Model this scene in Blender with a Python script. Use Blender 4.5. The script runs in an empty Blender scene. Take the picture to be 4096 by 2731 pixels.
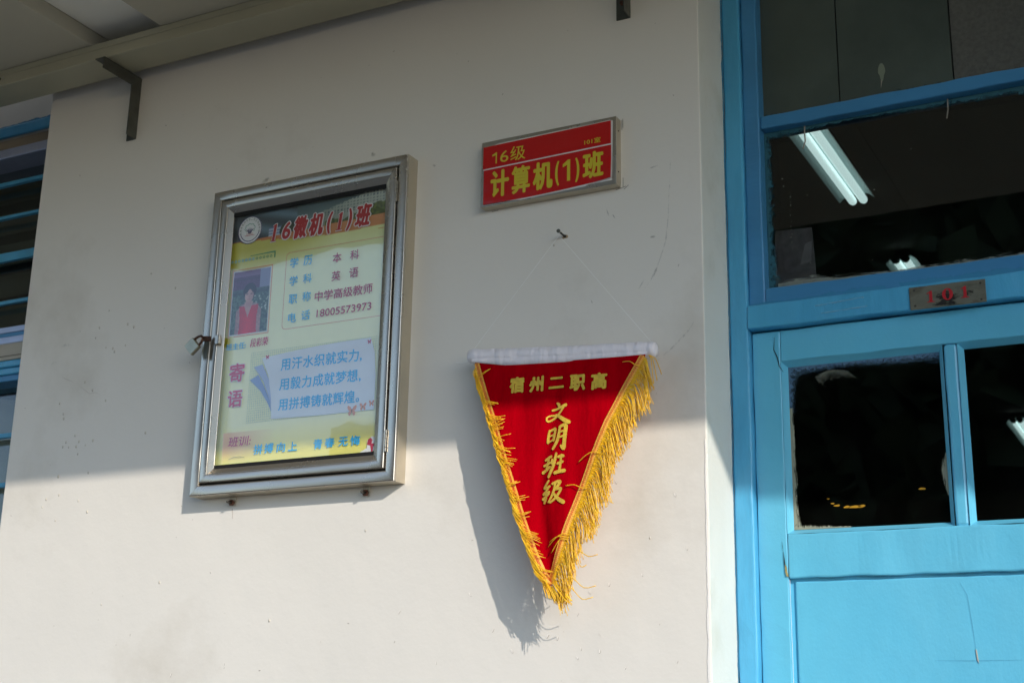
import bpy, bmesh, math, random
import numpy as np
from mathutils import Matrix, Vector, noise

random.seed(11)
scene = bpy.context.scene
COL = scene.collection

# ------------------------------------------------------------------ camera
cam_data = bpy.data.cameras.new('camera')
cam = bpy.data.objects.new('camera', cam_data)
COL.objects.link(cam)
scene.camera = cam
cam_data.sensor_width = 36.0
cam_data.lens = 47.607
cam_data.clip_start = 0.05
cam_data.clip_end = 500
RIGHT = (0.8861769445, 0.4629633658, 0.0188505945)
UP = (0.1113750760, -0.2523254336, 0.9612114585)
FWD = (-0.4497621766, 0.8497039469, 0.2751675618)
cam.matrix_world = Matrix(((RIGHT[0], UP[0], -FWD[0], 0.0),
                           (RIGHT[1], UP[1], -FWD[1], -2.1),
                           (RIGHT[2], UP[2], -FWD[2], 1.55),
                           (0, 0, 0, 1)))
cam_data.dof.use_dof = True
cam_data.dof.focus_distance = 2.45
cam_data.dof.aperture_fstop = 9.0

# ------------------------------------------------------------------ light
SUN = Vector((0.7313, -0.5508, 0.4023)).normalized()      # towards the sun
elev = math.asin(SUN.z)
world = bpy.data.worlds.new('World')
scene.world = world
world.use_nodes = True
wn = world.node_tree
bg = wn.nodes['Background']
sky = wn.nodes.new('ShaderNodeTexSky')
sky.sky_type = 'NISHITA'
sky.sun_disc = False
sky.sun_elevation = elev
sky.sun_rotation = math.atan2(SUN.x, SUN.y)
sky.air_density = 1.0
sky.dust_density = 0.6
sky.ozone_density = 5.0
hz = wn.nodes.new('ShaderNodeVectorMath')          # thin even haze that whitens the whole sky
hz.operation = 'ADD'
hz.inputs[1].default_value = (1.15, 1.22, 1.25)
wn.links.new(sky.outputs[0], hz.inputs[0])
wn.links.new(hz.outputs[0], bg.inputs[0])
bg.inputs[1].default_value = 0.15

sd = bpy.data.lights.new('sun', 'SUN')
sd.energy = 2.0
sd.angle = math.radians(0.53)
sd.color = (1.0, 0.92, 0.84)
so = bpy.data.objects.new('sun', sd)
COL.objects.link(so)
so.rotation_euler = (-SUN).to_track_quat('-Z', 'Y').to_euler()
so.location = SUN * 20

scene.view_settings.view_transform = 'Standard'
scene.view_settings.look = 'None'
scene.view_settings.gamma = 1.0
scene.view_settings.use_curve_mapping = False
scene.view_settings.exposure = 0.86
scene.cycles.max_bounces = 8
scene.cycles.diffuse_bounces = 5
scene.cycles.transparent_max_bounces = 16


# ------------------------------------------------------------------ materials
def lin(c):
    return tuple(((v / 255) / 12.92) if v / 255 <= 0.04045 else (((v / 255) + 0.055) / 1.055) ** 2.4 for v in c)


def mat(name, rgb, rough=0.6, metal=0.0, var=0.05, vscale=8.0, bump=0.0, bscale=200.0,
        bump2=0.0, bscale2=12.0, spec=0.5, stretch=(1, 1, 1), alt=None, altscale=3.0, altpos=(0.55, 0.7),
        sheen=0.0, coat=0.0, srgb=True, roughvar=0.0, emit=None, subsurf=0.0):
    m = bpy.data.materials.new(name)
    m.use_nodes = True
    nt = m.node_tree
    b = nt.nodes['Principled BSDF']
    c = lin(rgb) if srgb else rgb
    tc = nt.nodes.new('ShaderNodeTexCoord')
    mp = nt.nodes.new('ShaderNodeMapping')
    mp.inputs['Scale'].default_value = stretch
    nt.links.new(tc.outputs['Object'], mp.inputs[0])
    vec = mp.outputs[0]
    n1 = nt.nodes.new('ShaderNodeTexNoise')
    n1.inputs['Scale'].default_value = vscale
    n1.inputs['Detail'].default_value = 6
    nt.links.new(vec, n1.inputs['Vector'])
    mx = nt.nodes.new('ShaderNodeMix')
    mx.data_type = 'RGBA'
    mx.inputs[6].default_value = (*[v * (1 - var) for v in c], 1)
    mx.inputs[7].default_value = (*[min(1, v * (1 + var)) for v in c], 1)
    mr = nt.nodes.new('ShaderNodeMapRange')
    mr.inputs[1].default_value = 0.35
    mr.inputs[2].default_value = 0.65
    nt.links.new(n1.outputs[0], mr.inputs[0])
    nt.links.new(mr.outputs[0], mx.inputs[0])
    out = mx.outputs[2]
    if alt is not None:
        n2 = nt.nodes.new('ShaderNodeTexNoise')
        n2.inputs['Scale'].default_value = altscale
        n2.inputs['Detail'].default_value = 8
        n2.inputs['Roughness'].default_value = 0.65
        nt.links.new(vec, n2.inputs['Vector'])
        m2 = nt.nodes.new('ShaderNodeMapRange')
        m2.inputs[1].default_value = altpos[0]
        m2.inputs[2].default_value = altpos[1]
        nt.links.new(n2.outputs[0], m2.inputs[0])
        x2 = nt.nodes.new('ShaderNodeMix')
        x2.data_type = 'RGBA'
        nt.links.new(m2.outputs[0], x2.inputs[0])
        nt.links.new(out, x2.inputs[6])
        x2.inputs[7].default_value = (*lin(alt), 1)
        out = x2.outputs[2]
    nt.links.new(out, b.inputs['Base Color'])
    b.inputs['Roughness'].default_value = rough
    if roughvar:
        r2 = nt.nodes.new('ShaderNodeMapRange')
        r2.inputs[1].default_value = 0.3
        r2.inputs[2].default_value = 0.7
        r2.inputs[3].default_value = max(0.02, rough - roughvar)
        r2.inputs[4].default_value = rough + roughvar
        nt.links.new(n1.outputs[0], r2.inputs[0])
        nt.links.new(r2.outputs[0], b.inputs['Roughness'])
    b.inputs['Metallic'].default_value = metal
    b.inputs['Specular IOR Level'].default_value = spec
    b.inputs['Sheen Weight'].default_value = sheen
    b.inputs['Coat Weight'].default_value = coat
    b.inputs['Subsurface Weight'].default_value = subsurf
    if emit:
        b.inputs['Emission Color'].default_value = (*emit[0], 1)
        b.inputs['Emission Strength'].default_value = emit[1]
    last = None
    for amt, sc in ((bump, bscale), (bump2, bscale2)):
        if amt:
            nn = nt.nodes.new('ShaderNodeTexNoise')
            nn.inputs['Scale'].default_value = sc
            nn.inputs['Detail'].default_value = 5
            nt.links.new(vec, nn.inputs['Vector'])
            bp = nt.nodes.new('ShaderNodeBump')
            bp.inputs['Strength'].default_value = 1.0
            bp.inputs['Distance'].default_value = amt
            nt.links.new(nn.outputs[0], bp.inputs['Height'])
            if last:
                nt.links.new(last.outputs[0], bp.inputs['Normal'])
            last = bp
    if last:
        nt.links.new(last.outputs[0], b.inputs['Normal'])
    return m


def attr_mat(name, rough=0.5, spec=0.5, grain=0.04, coat=0.0):
    """colour comes from the flat print stored on the sheet"""
    m = bpy.data.materials.new(name)
    m.use_nodes = True
    nt = m.node_tree
    b = nt.nodes['Principled BSDF']
    a = nt.nodes.new('ShaderNodeAttribute')
    a.attribute_name = 'print_colour'
    tc = nt.nodes.new('ShaderNodeTexCoord')
    n = nt.nodes.new('ShaderNodeTexNoise')
    n.inputs['Scale'].default_value = 40
    n.inputs['Detail'].default_value = 6
    nt.links.new(tc.outputs['Object'], n.inputs['Vector'])
    mr = nt.nodes.new('ShaderNodeMapRange')
    mr.inputs[3].default_value = 1 - grain
    mr.inputs[4].default_value = 1 + grain
    nt.links.new(n.outputs[0], mr.inputs[0])
    mul = nt.nodes.new('ShaderNodeVectorMath')
    mul.operation = 'SCALE'
    nt.links.new(a.outputs['Color'], mul.inputs[0])
    nt.links.new(mr.outputs[0], mul.inputs['Scale'])
    nt.links.new(mul.outputs[0], b.inputs['Base Color'])
    b.inputs['Roughness'].default_value = rough
    b.inputs['Specular IOR Level'].default_value = spec
    b.inputs['Coat Weight'].default_value = coat
    b.inputs['Coat Roughness'].default_value = 0.08
    return m


def glass_mat(name, tint=(1, 1, 1), gain=1.8, base=0.0, bump=0.0, dust=0.0, dustcol=(150, 150, 140)):
    m = bpy.data.materials.new(name)
    m.use_nodes = True
    nt = m.node_tree
    nt.nodes.remove(nt.nodes['Principled BSDF'])
    out = nt.nodes['Material Output']
    tr = nt.nodes.new('ShaderNodeBsdfTransparent')
    tr.inputs[0].default_value = (*tint, 1)
    gl = nt.nodes.new('ShaderNodeBsdfAnisotropic')
    gl.inputs['Roughness'].default_value = 0.015
    # reflectance of a thin pane (Schlick), the same from either side
    ge = nt.nodes.new('ShaderNodeNewGeometry')
    dt = nt.nodes.new('ShaderNodeVectorMath')
    dt.operation = 'DOT_PRODUCT'
    nt.links.new(ge.outputs['Incoming'], dt.inputs[0])
    nt.links.new(ge.outputs['Normal'], dt.inputs[1])
    prev = dt.outputs['Value']
    for op, val in (('ABSOLUTE', None), ('SUBTRACT', 1.0), ('POWER', 5.0), ('MULTIPLY_ADD', 0.92)):
        mu = nt.nodes.new('ShaderNodeMath')
        mu.operation = op
        if op == 'SUBTRACT':
            mu.inputs[0].default_value = val
            nt.links.new(prev, mu.inputs[1])
        else:
            nt.links.new(prev, mu.inputs[0])
            if val:
                mu.inputs[1].default_value = val
        prev = mu.outputs[0]
    mu.inputs[2].default_value = 0.045 * gain + base
    mu.use_clamp = True
    mix = nt.nodes.new('ShaderNodeMixShader')
    nt.links.new(mu.outputs[0], mix.inputs[0])
    nt.links.new(tr.outputs[0], mix.inputs[1])
    nt.links.new(gl.outputs[0], mix.inputs[2])
    tc = nt.nodes.new('ShaderNodeTexCoord')
    if bump:
        n = nt.nodes.new('ShaderNodeTexNoise')
        n.inputs['Scale'].default_value = 5
        n.inputs['Detail'].default_value = 2
        nt.links.new(tc.outputs['Object'], n.inputs['Vector'])
        bp = nt.nodes.new('ShaderNodeBump')
        bp.inputs['Distance'].default_value = bump
        nt.links.new(n.outputs[0], bp.inputs['Height'])
        nt.links.new(bp.outputs[0], gl.inputs['Normal'])
    final = mix
    if dust:
        d = nt.nodes.new('ShaderNodeBsdfDiffuse')
        d.inputs[0].default_value = (*lin(dustcol), 1)
        n = nt.nodes.new('ShaderNodeTexNoise')
        n.inputs['Scale'].default_value = 9
        n.inputs['Detail'].default_value = 9
        nt.links.new(tc.outputs['Object'], n.inputs['Vector'])
        mr = nt.nodes.new('ShaderNodeMapRange')
        mr.inputs[1].default_value = 0.3
        mr.inputs[2].default_value = 0.8
        mr.inputs[4].default_value = dust
        nt.links.new(n.outputs[0], mr.inputs[0])
        m3 = nt.nodes.new('ShaderNodeMixShader')
        nt.links.new(mr.outputs[0], m3.inputs[0])
        nt.links.new(mix.outputs[0], m3.inputs[1])
        nt.links.new(d.outputs[0], m3.inputs[2])
        final = m3
    nt.links.new(final.outputs[0], out.inputs[0])
    return m


def smear_mat(name, rgb, scale=90.0, rough=0.6, stretch=(1, 1, 1), soft=0.06, dense=1.0):
    """brushed or sprayed paint left on the glass: solid near the bar, breaking into flecks away from it"""
    m = bpy.data.materials.new(name)
    m.use_nodes = True
    nt = m.node_tree
    b = nt.nodes['Principled BSDF']
    out = nt.nodes['Material Output']
    b.inputs['Base Color'].default_value = (*lin(rgb), 1)
    b.inputs['Roughness'].default_value = rough
    tr = nt.nodes.new('ShaderNodeBsdfTransparent')
    mix = nt.nodes.new('ShaderNodeMixShader')
    tc = nt.nodes.new('ShaderNodeTexCoord')
    mp = nt.nodes.new('ShaderNodeMapping')
    mp.inputs['Scale'].default_value = stretch
    nt.links.new(tc.outputs['Object'], mp.inputs[0])
    n = nt.nodes.new('ShaderNodeTexNoise')
    n.inputs['Scale'].default_value = scale
    n.inputs['Detail'].default_value = 8
    n.inputs['Roughness'].default_value = 0.7
    nt.links.new(mp.outputs[0], n.inputs['Vector'])
    a = nt.nodes.new('ShaderNodeAttribute')
    a.attribute_name = 'cover'
    ad = nt.nodes.new('ShaderNodeMath')
    ad.operation = 'ADD'
    nt.links.new(n.outputs[0], ad.inputs[0])
    nt.links.new(a.outputs['Fac'], ad.inputs[1])
    mr = nt.nodes.new('ShaderNodeMapRange')
    mr.inputs[1].default_value = 0.9
    mr.inputs[2].default_value = 0.9 + soft
    mr.inputs[4].default_value = dense
    nt.links.new(ad.outputs[0], mr.inputs[0])
    nt.links.new(mr.outputs[0], mix.inputs[0])
    nt.links.new(tr.outputs[0], mix.inputs[1])
    nt.links.new(b.outputs[0], mix.inputs[2])
    nt.links.new(mix.outputs[0], out.inputs[0])
    return m


M = {}
M['wall'] = mat('wall_paint', (222, 217, 206), rough=0.5, var=0.018, vscale=2.5, bump=0.00018, bscale=170,
                bump2=0.0025, bscale2=9, spec=0.35, alt=(192, 184, 168), altscale=1.9, altpos=(0.55, 0.85))
M['reveal'] = mat('reveal_paint', (220, 221, 211), rough=0.5, var=0.03, vscale=4, bump=0.0006, bscale=120,
                  bump2=0.003, bscale2=10, spec=0.35, alt=(205, 205, 190), altscale=5, altpos=(0.55, 0.75))
M['plaster_chip'] = mat('bare_plaster', (236, 230, 220), rough=0.8, bump=0.001, bscale=200)
M['mark_grey'] = mat('grey_mark', (150, 143, 132), rough=0.8, var=0.2, vscale=200)
M['mark_soft'] = mat('soft_dirt', (186, 178, 166), rough=0.8)
M['mark_soft2'] = mat('chip_shade', (170, 162, 148), rough=0.8, var=0.15, vscale=60)
M['mark_dark'] = mat('dark_dirt', (78, 72, 62), rough=0.8)
M['mark_bump'] = mat('paint_drip', (196, 188, 172), rough=0.5)
M['mark_tan'] = mat('tan_stain', (176, 150, 116), rough=0.8)
M['rust'] = mat('rust', (88, 54, 38), rough=0.8, var=0.4, vscale=150, bump=0.0008, bscale=300)
M['steel'] = mat('stainless_steel', (188, 180, 166), rough=0.27, metal=0.88, var=0.015, vscale=10, roughvar=0.03,
                 bump2=0.0003, bscale2=8)
M['steel_side'] = mat('brushed_steel_side', (196, 186, 166), rough=0.42, metal=0.7, var=0.05, vscale=30, roughvar=0.08,
                      bump2=0.0006, bscale2=30)
M['steel_gap'] = mat('gap_shade_black', (14, 13, 11), rough=0.9)  # flat black standing in for the shade in open gaps and the room
M['galv'] = mat('galvanised_angle', (86, 88, 80), rough=0.5, metal=0.35, var=0.2, vscale=30, bump=0.0003, bscale=150)
M['trunking'] = mat('cream_trunking', (176, 172, 146), rough=0.45, var=0.04, vscale=6, bump2=0.001, bscale2=15)
M['ceiling'] = mat('ceiling_board', (190, 184, 164), rough=0.75, var=0.04, vscale=3, bump=0.0004, bscale=100)
M['ceiling_pale'] = mat('pale_ceiling_board', (240, 238, 228), rough=0.75, var=0.03, vscale=3)
M['blue'] = mat('blue_gloss_paint', (98, 186, 216), rough=0.3, var=0.05, vscale=3.5, bump=0.0003, bscale=220,
                bump2=0.002, bscale2=16, alt=(110, 190, 216), altscale=4, altpos=(0.45, 0.85), coat=0.15, stretch=(1.3, 1, 0.8))
M['blue_frame'] = mat('blue_frame_paint', (78, 166, 206), rough=0.32, var=0.06, vscale=6, bump=0.0004, bscale=180,
                      bump2=0.0025, bscale2=20, coat=0.15, stretch=(2.0, 2.0, 0.4), alt=(62, 146, 186), altscale=9, altpos=(0.5, 0.8))
M['blue_old'] = mat('old_blue_paint', (64, 132, 178), rough=0.35, var=0.08, vscale=9, bump=0.0006, bscale=130,
                    bump2=0.002, bscale2=18, stretch=(0.4, 1, 1))
M['blue_bar'] = mat('blue_window_bars', (76, 160, 196), rough=0.4, var=0.1, vscale=20)
M['crack'] = mat('wood_crack', (24, 24, 20), rough=0.9)
M['crack_blue'] = mat('blue_hairline', (74, 150, 184), rough=0.6)
M['wood'] = mat('bare_wood_filler', (150, 140, 92), rough=0.85, var=0.3, vscale=200, bump=0.001, bscale=200)
M['glass_case'] = glass_mat('display_glass', gain=1.8, base=0.03, bump=0.0012, dust=0.03)
M['glass_door'] = glass_mat('door_glass', tint=(0.62, 0.64, 0.62), gain=1.4, bump=0.0002, dust=0.008)
M['glass_win'] = glass_mat('window_glass', tint=(0.8, 0.83, 0.8), gain=1.6, bump=0.001, dust=0.03)
M['board'] = mat('painted_over_pane', (72, 82, 74), rough=0.5, var=0.12, vscale=5, bump=0.0003, bscale=150,
                 alt=(58, 68, 62), altscale=3, altpos=(0.45, 0.7))
M['board2'] = mat('painted_over_pane_grey', (88, 88, 82), rough=0.6, var=0.15, vscale=160, bump=0.0003, bscale=150)
M['print'] = attr_mat('poster_print', rough=0.35, coat=0.8)
M['print_photo'] = attr_mat('photo_print', rough=0.4)
M['white_print'] = mat('white_print', (225, 226, 222), rough=0.4)
M['pale_blue_print'] = mat('pale_blue_print', (222, 232, 240), rough=0.4)
M['mid_blue_print'] = mat('mid_blue_print', (138, 164, 208), rough=0.4)
M['red_print'] = mat('red_print', (176, 26, 26), rough=0.4)
M['crimson_print'] = mat('crimson_print', (176, 34, 62), rough=0.4)
M['pink_print'] = mat('pink_print', (206, 62, 104), rough=0.4)
M['cyan_print'] = mat('cyan_print', (44, 184, 240), rough=0.4)
M['green_print'] = mat('green_print', (46, 150, 112), rough=0.4)
M['navy_print'] = mat('navy_print', (58, 52, 104), rough=0.4)
M['salmon_print'] = mat('salmon_print', (222, 156, 124), rough=0.4)
M['orange_print'] = mat('orange_print', (214, 140, 60), rough=0.4)
M['grid_print'] = mat('grid_print', (150, 186, 170), rough=0.4)
M['dark_print'] = mat('dark_print', (90, 100, 70), rough=0.4)
M['sign_red'] = mat('red_sticker', (186, 14, 16), rough=0.16, var=0.03, vscale=6, bump2=0.0022, bscale2=22, coat=0.4)
M['sign_yellow'] = mat('yellow_sticker', (206, 186, 50), rough=0.2, var=0.03, bump2=0.002, bscale2=22, coat=0.4)
M['sign_white'] = mat('white_sticker', (214, 210, 204), rough=0.3)
M['velvet'] = mat('red_velvet', (164, 0, 15), rough=1.0, var=0.09, vscale=35, sheen=0.0, bump=0.0005, bscale=500,
                  bump2=0.003, bscale2=25, spec=0.0, alt=(120, 0, 14), altscale=11, altpos=(0.6, 0.85),
                  stretch=(1.6, 1, 0.35))
M['gold'] = mat('gold_print', (214, 178, 58), rough=0.5, metal=0.15, var=0.12, vscale=120, bump=0.0002, bscale=600)
M['fringe'] = mat('yellow_fringe', (255, 198, 34), rough=0.42, var=0.12, vscale=60, spec=0.6, subsurf=0.0)
M['braid'] = mat('yellow_braid', (232, 170, 66), rough=0.5, var=0.15, vscale=300, bump=0.0006, bscale=700)
M['braid_red'] = mat('red_braid_thread', (196, 36, 22), rough=0.6, var=0.2, vscale=500)
M['satin'] = mat('white_satin', (234, 228, 230), rough=0.32, var=0.03, vscale=30, sheen=0.1,
                 bump2=0.009, bscale2=30, stretch=(1.5, 1, 0.3), bump=0.0002, bscale=600)
M['thread'] = mat('white_thread', (248, 248, 244), rough=0.5)
M['nail'] = mat('nail_iron', (66, 64, 58), rough=0.5, metal=0.5)
M['lock_body'] = mat('brass_padlock', (170, 166, 146), rough=0.35, metal=0.8, var=0.1, vscale=60)
M['lock_rust'] = mat('rusty_shackle', (84, 58, 44), rough=0.55, metal=0.5, var=0.4, vscale=200)
M['plate'] = mat('tin_number_plate', (112, 112, 98), rough=0.4, metal=0.25, var=0.1, vscale=40,
                 alt=(84, 80, 66), altscale=30, altpos=(0.5, 0.64), stretch=(0.6, 1, 1.3), bump=0.0003, bscale=200)
M['plate_red'] = mat('red_number_paint', (176, 24, 34), rough=0.45)
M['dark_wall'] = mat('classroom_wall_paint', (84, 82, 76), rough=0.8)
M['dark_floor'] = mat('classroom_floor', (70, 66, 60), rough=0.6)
M['tube'] = mat('fluorescent_tube', (230, 240, 240), rough=0.4, emit=((0.72, 0.95, 0.98), 0.95))
M['housing'] = mat('lamp_housing', (60, 62, 60), rough=0.6)
M['reflector'] = mat('lamp_reflector', (150, 168, 168), rough=0.4, var=0.03)
M['alu'] = mat('aluminium_trim', (176, 184, 206), rough=0.35, metal=0.5, var=0.06, vscale=20)
M['sill'] = mat('whitewashed_wood', (178, 172, 158), rough=0.7, var=0.08, vscale=20, stretch=(0.3, 1, 1.5))
M['curtain'] = mat('pale_curtain', (150, 152, 146), rough=0.8, var=0.08, vscale=20)
M['blind'] = mat('dark_blind', (72, 74, 68), rough=0.7, var=0.1, vscale=10)
M['concrete'] = mat('pavement_concrete', (68, 68, 66), rough=0.85, var=0.08, vscale=1.2, bump=0.002, bscale=40)
M['floor'] = mat('corridor_tiles', (66, 65, 60), rough=0.5, var=0.05, vscale=3)
M['facade'] = mat('facade_render', (150, 150, 146), rough=0.85, var=0.06, vscale=0.4)
M['facade_win'] = mat('facade_window', (34, 40, 46), rough=0.2)
M['leaf'] = mat('dark_foliage', (44, 62, 30), rough=0.7, var=0.3, vscale=1.5)
M['bark'] = mat('tree_bark', (82, 66, 50), rough=0.9, var=0.2, vscale=6)
M['smear_blue'] = smear_mat('sprayed_blue_paint', (84, 116, 142), scale=240, soft=0.3, dense=0.85)
M['smear_teal'] = smear_mat('brushed_teal_paint', (42, 94, 106), scale=80, soft=0.22)
M['smear_pale'] = smear_mat('brushed_pale_paint', (158, 158, 136), scale=130, stretch=(2.5, 1, 0.25), soft=0.16, dense=0.85)
M['smear_dry'] = smear_mat('dry_brushed_paint', (136, 142, 132), scale=150, stretch=(0.22, 1, 2.2), soft=0.12, dense=0.8)
M['worn'] = smear_mat('worn_spot', (150, 190, 205), scale=90, stretch=(0.5, 1, 2), soft=0.3, dense=0.4)
M['film'] = smear_mat('thin_paint_film', (160, 164, 146), scale=160, stretch=(1, 1, 1), soft=0.55, dense=0.45)
M['smear_rag'] = smear_mat('ragged_blue_paint', (60, 146, 184), scale=60, stretch=(1, 1, 0.4), soft=0.12)
M['smear_ragt'] = smear_mat('ragged_blue_brushwork', (50, 130, 170), scale=45, stretch=(1, 1, 1), soft=0.02)
M['smear_white'] = smear_mat('flaking_white_paint', (240, 236, 228), scale=60, stretch=(1, 1, 0.4), soft=0.02)
M['smear_dirt'] = smear_mat('scuffed_dirt', (118, 114, 90), scale=160, stretch=(1, 1, 0.5), soft=0.35, dense=0.42)
M['paper'] = mat('grey_paper', (170, 160, 172), rough=0.9, var=0.15, vscale=60)
M['yellow_fleck'] = mat('yellow_paint_fleck', (190, 140, 20), rough=0.6)

_f = M['fringe'].node_tree
_p = _f.nodes['Principled BSDF']
_t = _f.nodes.new('ShaderNodeBsdfTranslucent')
_x = _f.nodes.new('ShaderNodeMixShader')
_t.inputs[0].default_value = (*lin((255, 186, 20)), 1)
_x.inputs[0].default_value = 0.10
_f.links.new(_p.outputs[0], _x.inputs[1])
_f.links.new(_t.outputs[0], _x.inputs[2])
_f.links.new(_x.outputs[0], _f.nodes['Material Output'].inputs[0])

# ------------------------------------------------------------------ mesh building
ORIGIN = {}


class MB:
    def __init__(self):
        self.v = []
        self.f = []
        self.mi = []

    def add(self, vs, fs, mi=0):
        o = len(self.v)
        self.v += [tuple(p) for p in vs]
        self.f += [tuple(o + i for i in f) for f in fs]
        self.mi += [mi] * len(fs)
        return self

    def box(self, x0, x1, y0, y1, z0, z1, mi=0):
        vs = [(x, y, z) for x in (x0, x1) for y in (y0, y1) for z in (z0, z1)]
        return self.add(vs, [(0, 1, 3, 2), (4, 6, 7, 5), (0, 4, 5, 1), (2, 3, 7, 6), (0, 2, 6, 4), (1, 5, 7, 3)], mi)

    def bar(self, x0, x1, y0, y1, z0, z1, axis, n=24, jit=0.0004, seed=0):
        """a hand-finished bar: long box whose long edges wander a little"""
        lo, hi = (x0, x1) if axis == 'x' else (z0, z1)
        vs, fs = [], []
        for i in range(n + 1):
            t = lo + (hi - lo) * i / n
            for k, (a, b) in enumerate(((0, 0), (1, 0), (1, 1), (0, 1))):
                j1 = jit * noise.noise(Vector((t * 22, seed * 3.1 + k * 7.7, 0.3)))* 2.0
                j2 = jit * noise.noise(Vector((t * 22, seed * 5.3 + k * 9.1, 5.3))) * 2.0
                y = (y0, y1)[a] + (j1 if a == 0 else 0)
                if axis == 'x':
                    vs.append((t, y, (z0, z1)[b] + j2))
                else:
                    vs.append(((x0, x1)[b] + j2, y, t))
        for i in range(n):
            for k in range(4):
                a, b = i * 4 + k, i * 4 + (k + 1) % 4
                fs.append((a, b, b + 4, a + 4))
        fs.append((0, 1, 2, 3))
        e = n * 4
        fs.append((e + 3, e + 2, e + 1, e))
        return self.add(vs, fs)

    def poly(self, pts, y, y2=None):
        """flat outline in the wall plane; with y2 it gets thickness"""
        n = len(pts)
        if y2 is None:
            return self.add([(x, y, z) for x, z in pts], [tuple(range(n))])
        vs = [(x, y, z) for x, z in pts] + [(x, y2, z) for x, z in pts]
        fs = [tuple(range(n)), tuple(range(2 * n - 1, n - 1, -1))]
        for i in range(n):
            j = (i + 1) % n
            fs.append((i, i + n, j + n, j))
        return self.add(vs, fs)

    def tube(self, pts, r, n=8, taper=1.0, cap=True):
        pts = [Vector(p) for p in pts]
        vs, fs = [], []
        m = len(pts)
        up = None
        for i, p in enumerate(pts):
            d = (pts[min(i + 1, m - 1)] - pts[max(i - 1, 0)])
            if d.length < 1e-9:
                d = Vector((0, 0, 1))
            d.normalize()
            if up is None:
                up = Vector((0, 0, 1)) if abs(d.z) < 0.9 else Vector((1, 0, 0))
            a = d.cross(up)
            if a.length < 1e-6:
                a = d.cross(Vector((1, 0.3, 0)))
            a.normalize()
            b = d.cross(a)
            up = -b if False else up
            rr = (r[i] if isinstance(r, (list, tuple)) else r * (1 + (taper - 1) * i / max(1, m - 1)))
            for k in range(n):
                t = 2 * math.pi * k / n
                vs.append(p + a * math.cos(t) * rr + b * math.sin(t) * rr)
        for i in range(m - 1):
            for k in range(n):
                a, b = i * n + k, i * n + (k + 1) % n
                fs.append((a, b, b + n, a + n))
        if cap:
            fs.append(tuple(range(n - 1, -1, -1)))
            fs.append(tuple((m - 1) * n + k for k in range(n)))
        return self.add(vs, fs)

    def dome(self, x, z, y, rx, rz, h):
        vs = [(x, y - h, z)]
        fs = []
        for j, (s, hh) in enumerate(((0.55, 0.75), (1.0, 0.0))):
            for k in range(8):
                t = k * math.pi / 4
                vs.append((x + rx * s * math.cos(t), y - h * hh, z + rz * s * math.sin(t)))
        for k in range(8):
            n = (k + 1) % 8
            fs.append((0, 1 + k, 1 + n))
            fs.append((1 + k, 9 + k, 9 + n, 1 + n))
        return self.add(vs, fs)

    def build(self, name, mats, parent=None, smooth=False, bevel=0.0, seg=2, kind=None, label=None, origin=None):
        me = bpy.data.meshes.new(name)
        o3 = Vector(origin) if origin else (ORIGIN[parent.name] if parent else Vector((0, 0, 0)))
        me.from_pydata([(Vector(p) - o3)[:] for p in self.v], [], self.f)
        if not isinstance(mats, (list, tuple)):
            mats = [mats]
        for m_ in mats:
            me.materials.append(m_)
        if len(mats) > 1:
            for p, i in zip(me.polygons, self.mi):
                p.material_index = i
        bm = bmesh.new()
        bm.from_mesh(me)
        bmesh.ops.recalc_face_normals(bm, faces=bm.faces)
        bm.to_mesh(me)
        bm.free()
        if smooth:
            me.shade_smooth()
        ob = bpy.data.objects.new(name, me)
        COL.objects.link(ob)
        if parent:
            ob.parent = parent
            ORIGIN[ob.name] = ORIGIN[parent.name]
        else:
            ob.location = o3
            ORIGIN[ob.name] = o3
        if bevel:
            md = ob.modifiers.new('edge', 'BEVEL')
            md.width = bevel
            md.segments = seg
            md.limit_method = 'ANGLE'
            md.angle_limit = math.radians(40)
        if kind:
            ob['kind'] = kind
        if label:
            ob['label'] = label
        return ob


def thing(name, label, cat, loc, group=None, kind=None):
    o = bpy.data.objects.new(name, None)
    COL.objects.link(o)
    o.empty_display_size = 0.05
    o.location = loc
    ORIGIN[o.name] = Vector(loc)
    tag(o, label, cat, group, kind)
    return o


def tag(o, label=None, cat=None, group=None, kind=None):
    if label:
        o['label'] = label
    if cat:
        o['category'] = cat
    if group:
        o['group'] = group
    if kind:
        o['kind'] = kind
    return o


def smear(name, m, parent, rows, y, n=60, inner=4, label=None):
    """a strip along a path: rows = (outer point, inner point) pairs, paint cover falls from the outer to the inner edge"""
    vs, fs, cov = [], [], []
    k = len(rows)
    for i in range(n + 1):
        t = i / n * (k - 1)
        a = min(int(t), k - 2)
        f = t - a
        ox = rows[a][0][0] * (1 - f) + rows[a + 1][0][0] * f
        oz = rows[a][0][1] * (1 - f) + rows[a + 1][0][1] * f
        ix = rows[a][1][0] * (1 - f) + rows[a + 1][1][0] * f
        iz = rows[a][1][1] * (1 - f) + rows[a + 1][1][1] * f
        for j in range(inner + 1):
            s = j / inner
            vs.append((ox * (1 - s) + ix * s, oz * (1 - s) + iz * s))
            cov.append(0.75 - 0.68 * s)
    for i in range(n):
        for j in range(inner):
            p = i * (inner + 1) + j
            fs.append((p, p + 1, p + inner + 2, p + inner + 1))
    mb = MB()
    if callable(y):
        mb.add([y(a, b) for a, b in vs], fs)
    else:
        mb.add([(a, y, b) for a, b in vs], fs)
    ob = mb.build(name, m, parent, label=label)
    at = ob.data.attributes.new('cover', 'FLOAT', 'POINT')
    at.data.foreach_set('value', cov)
    return ob


# ------------------------------------------------------------------ lettering
_glyphs = {}


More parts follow.
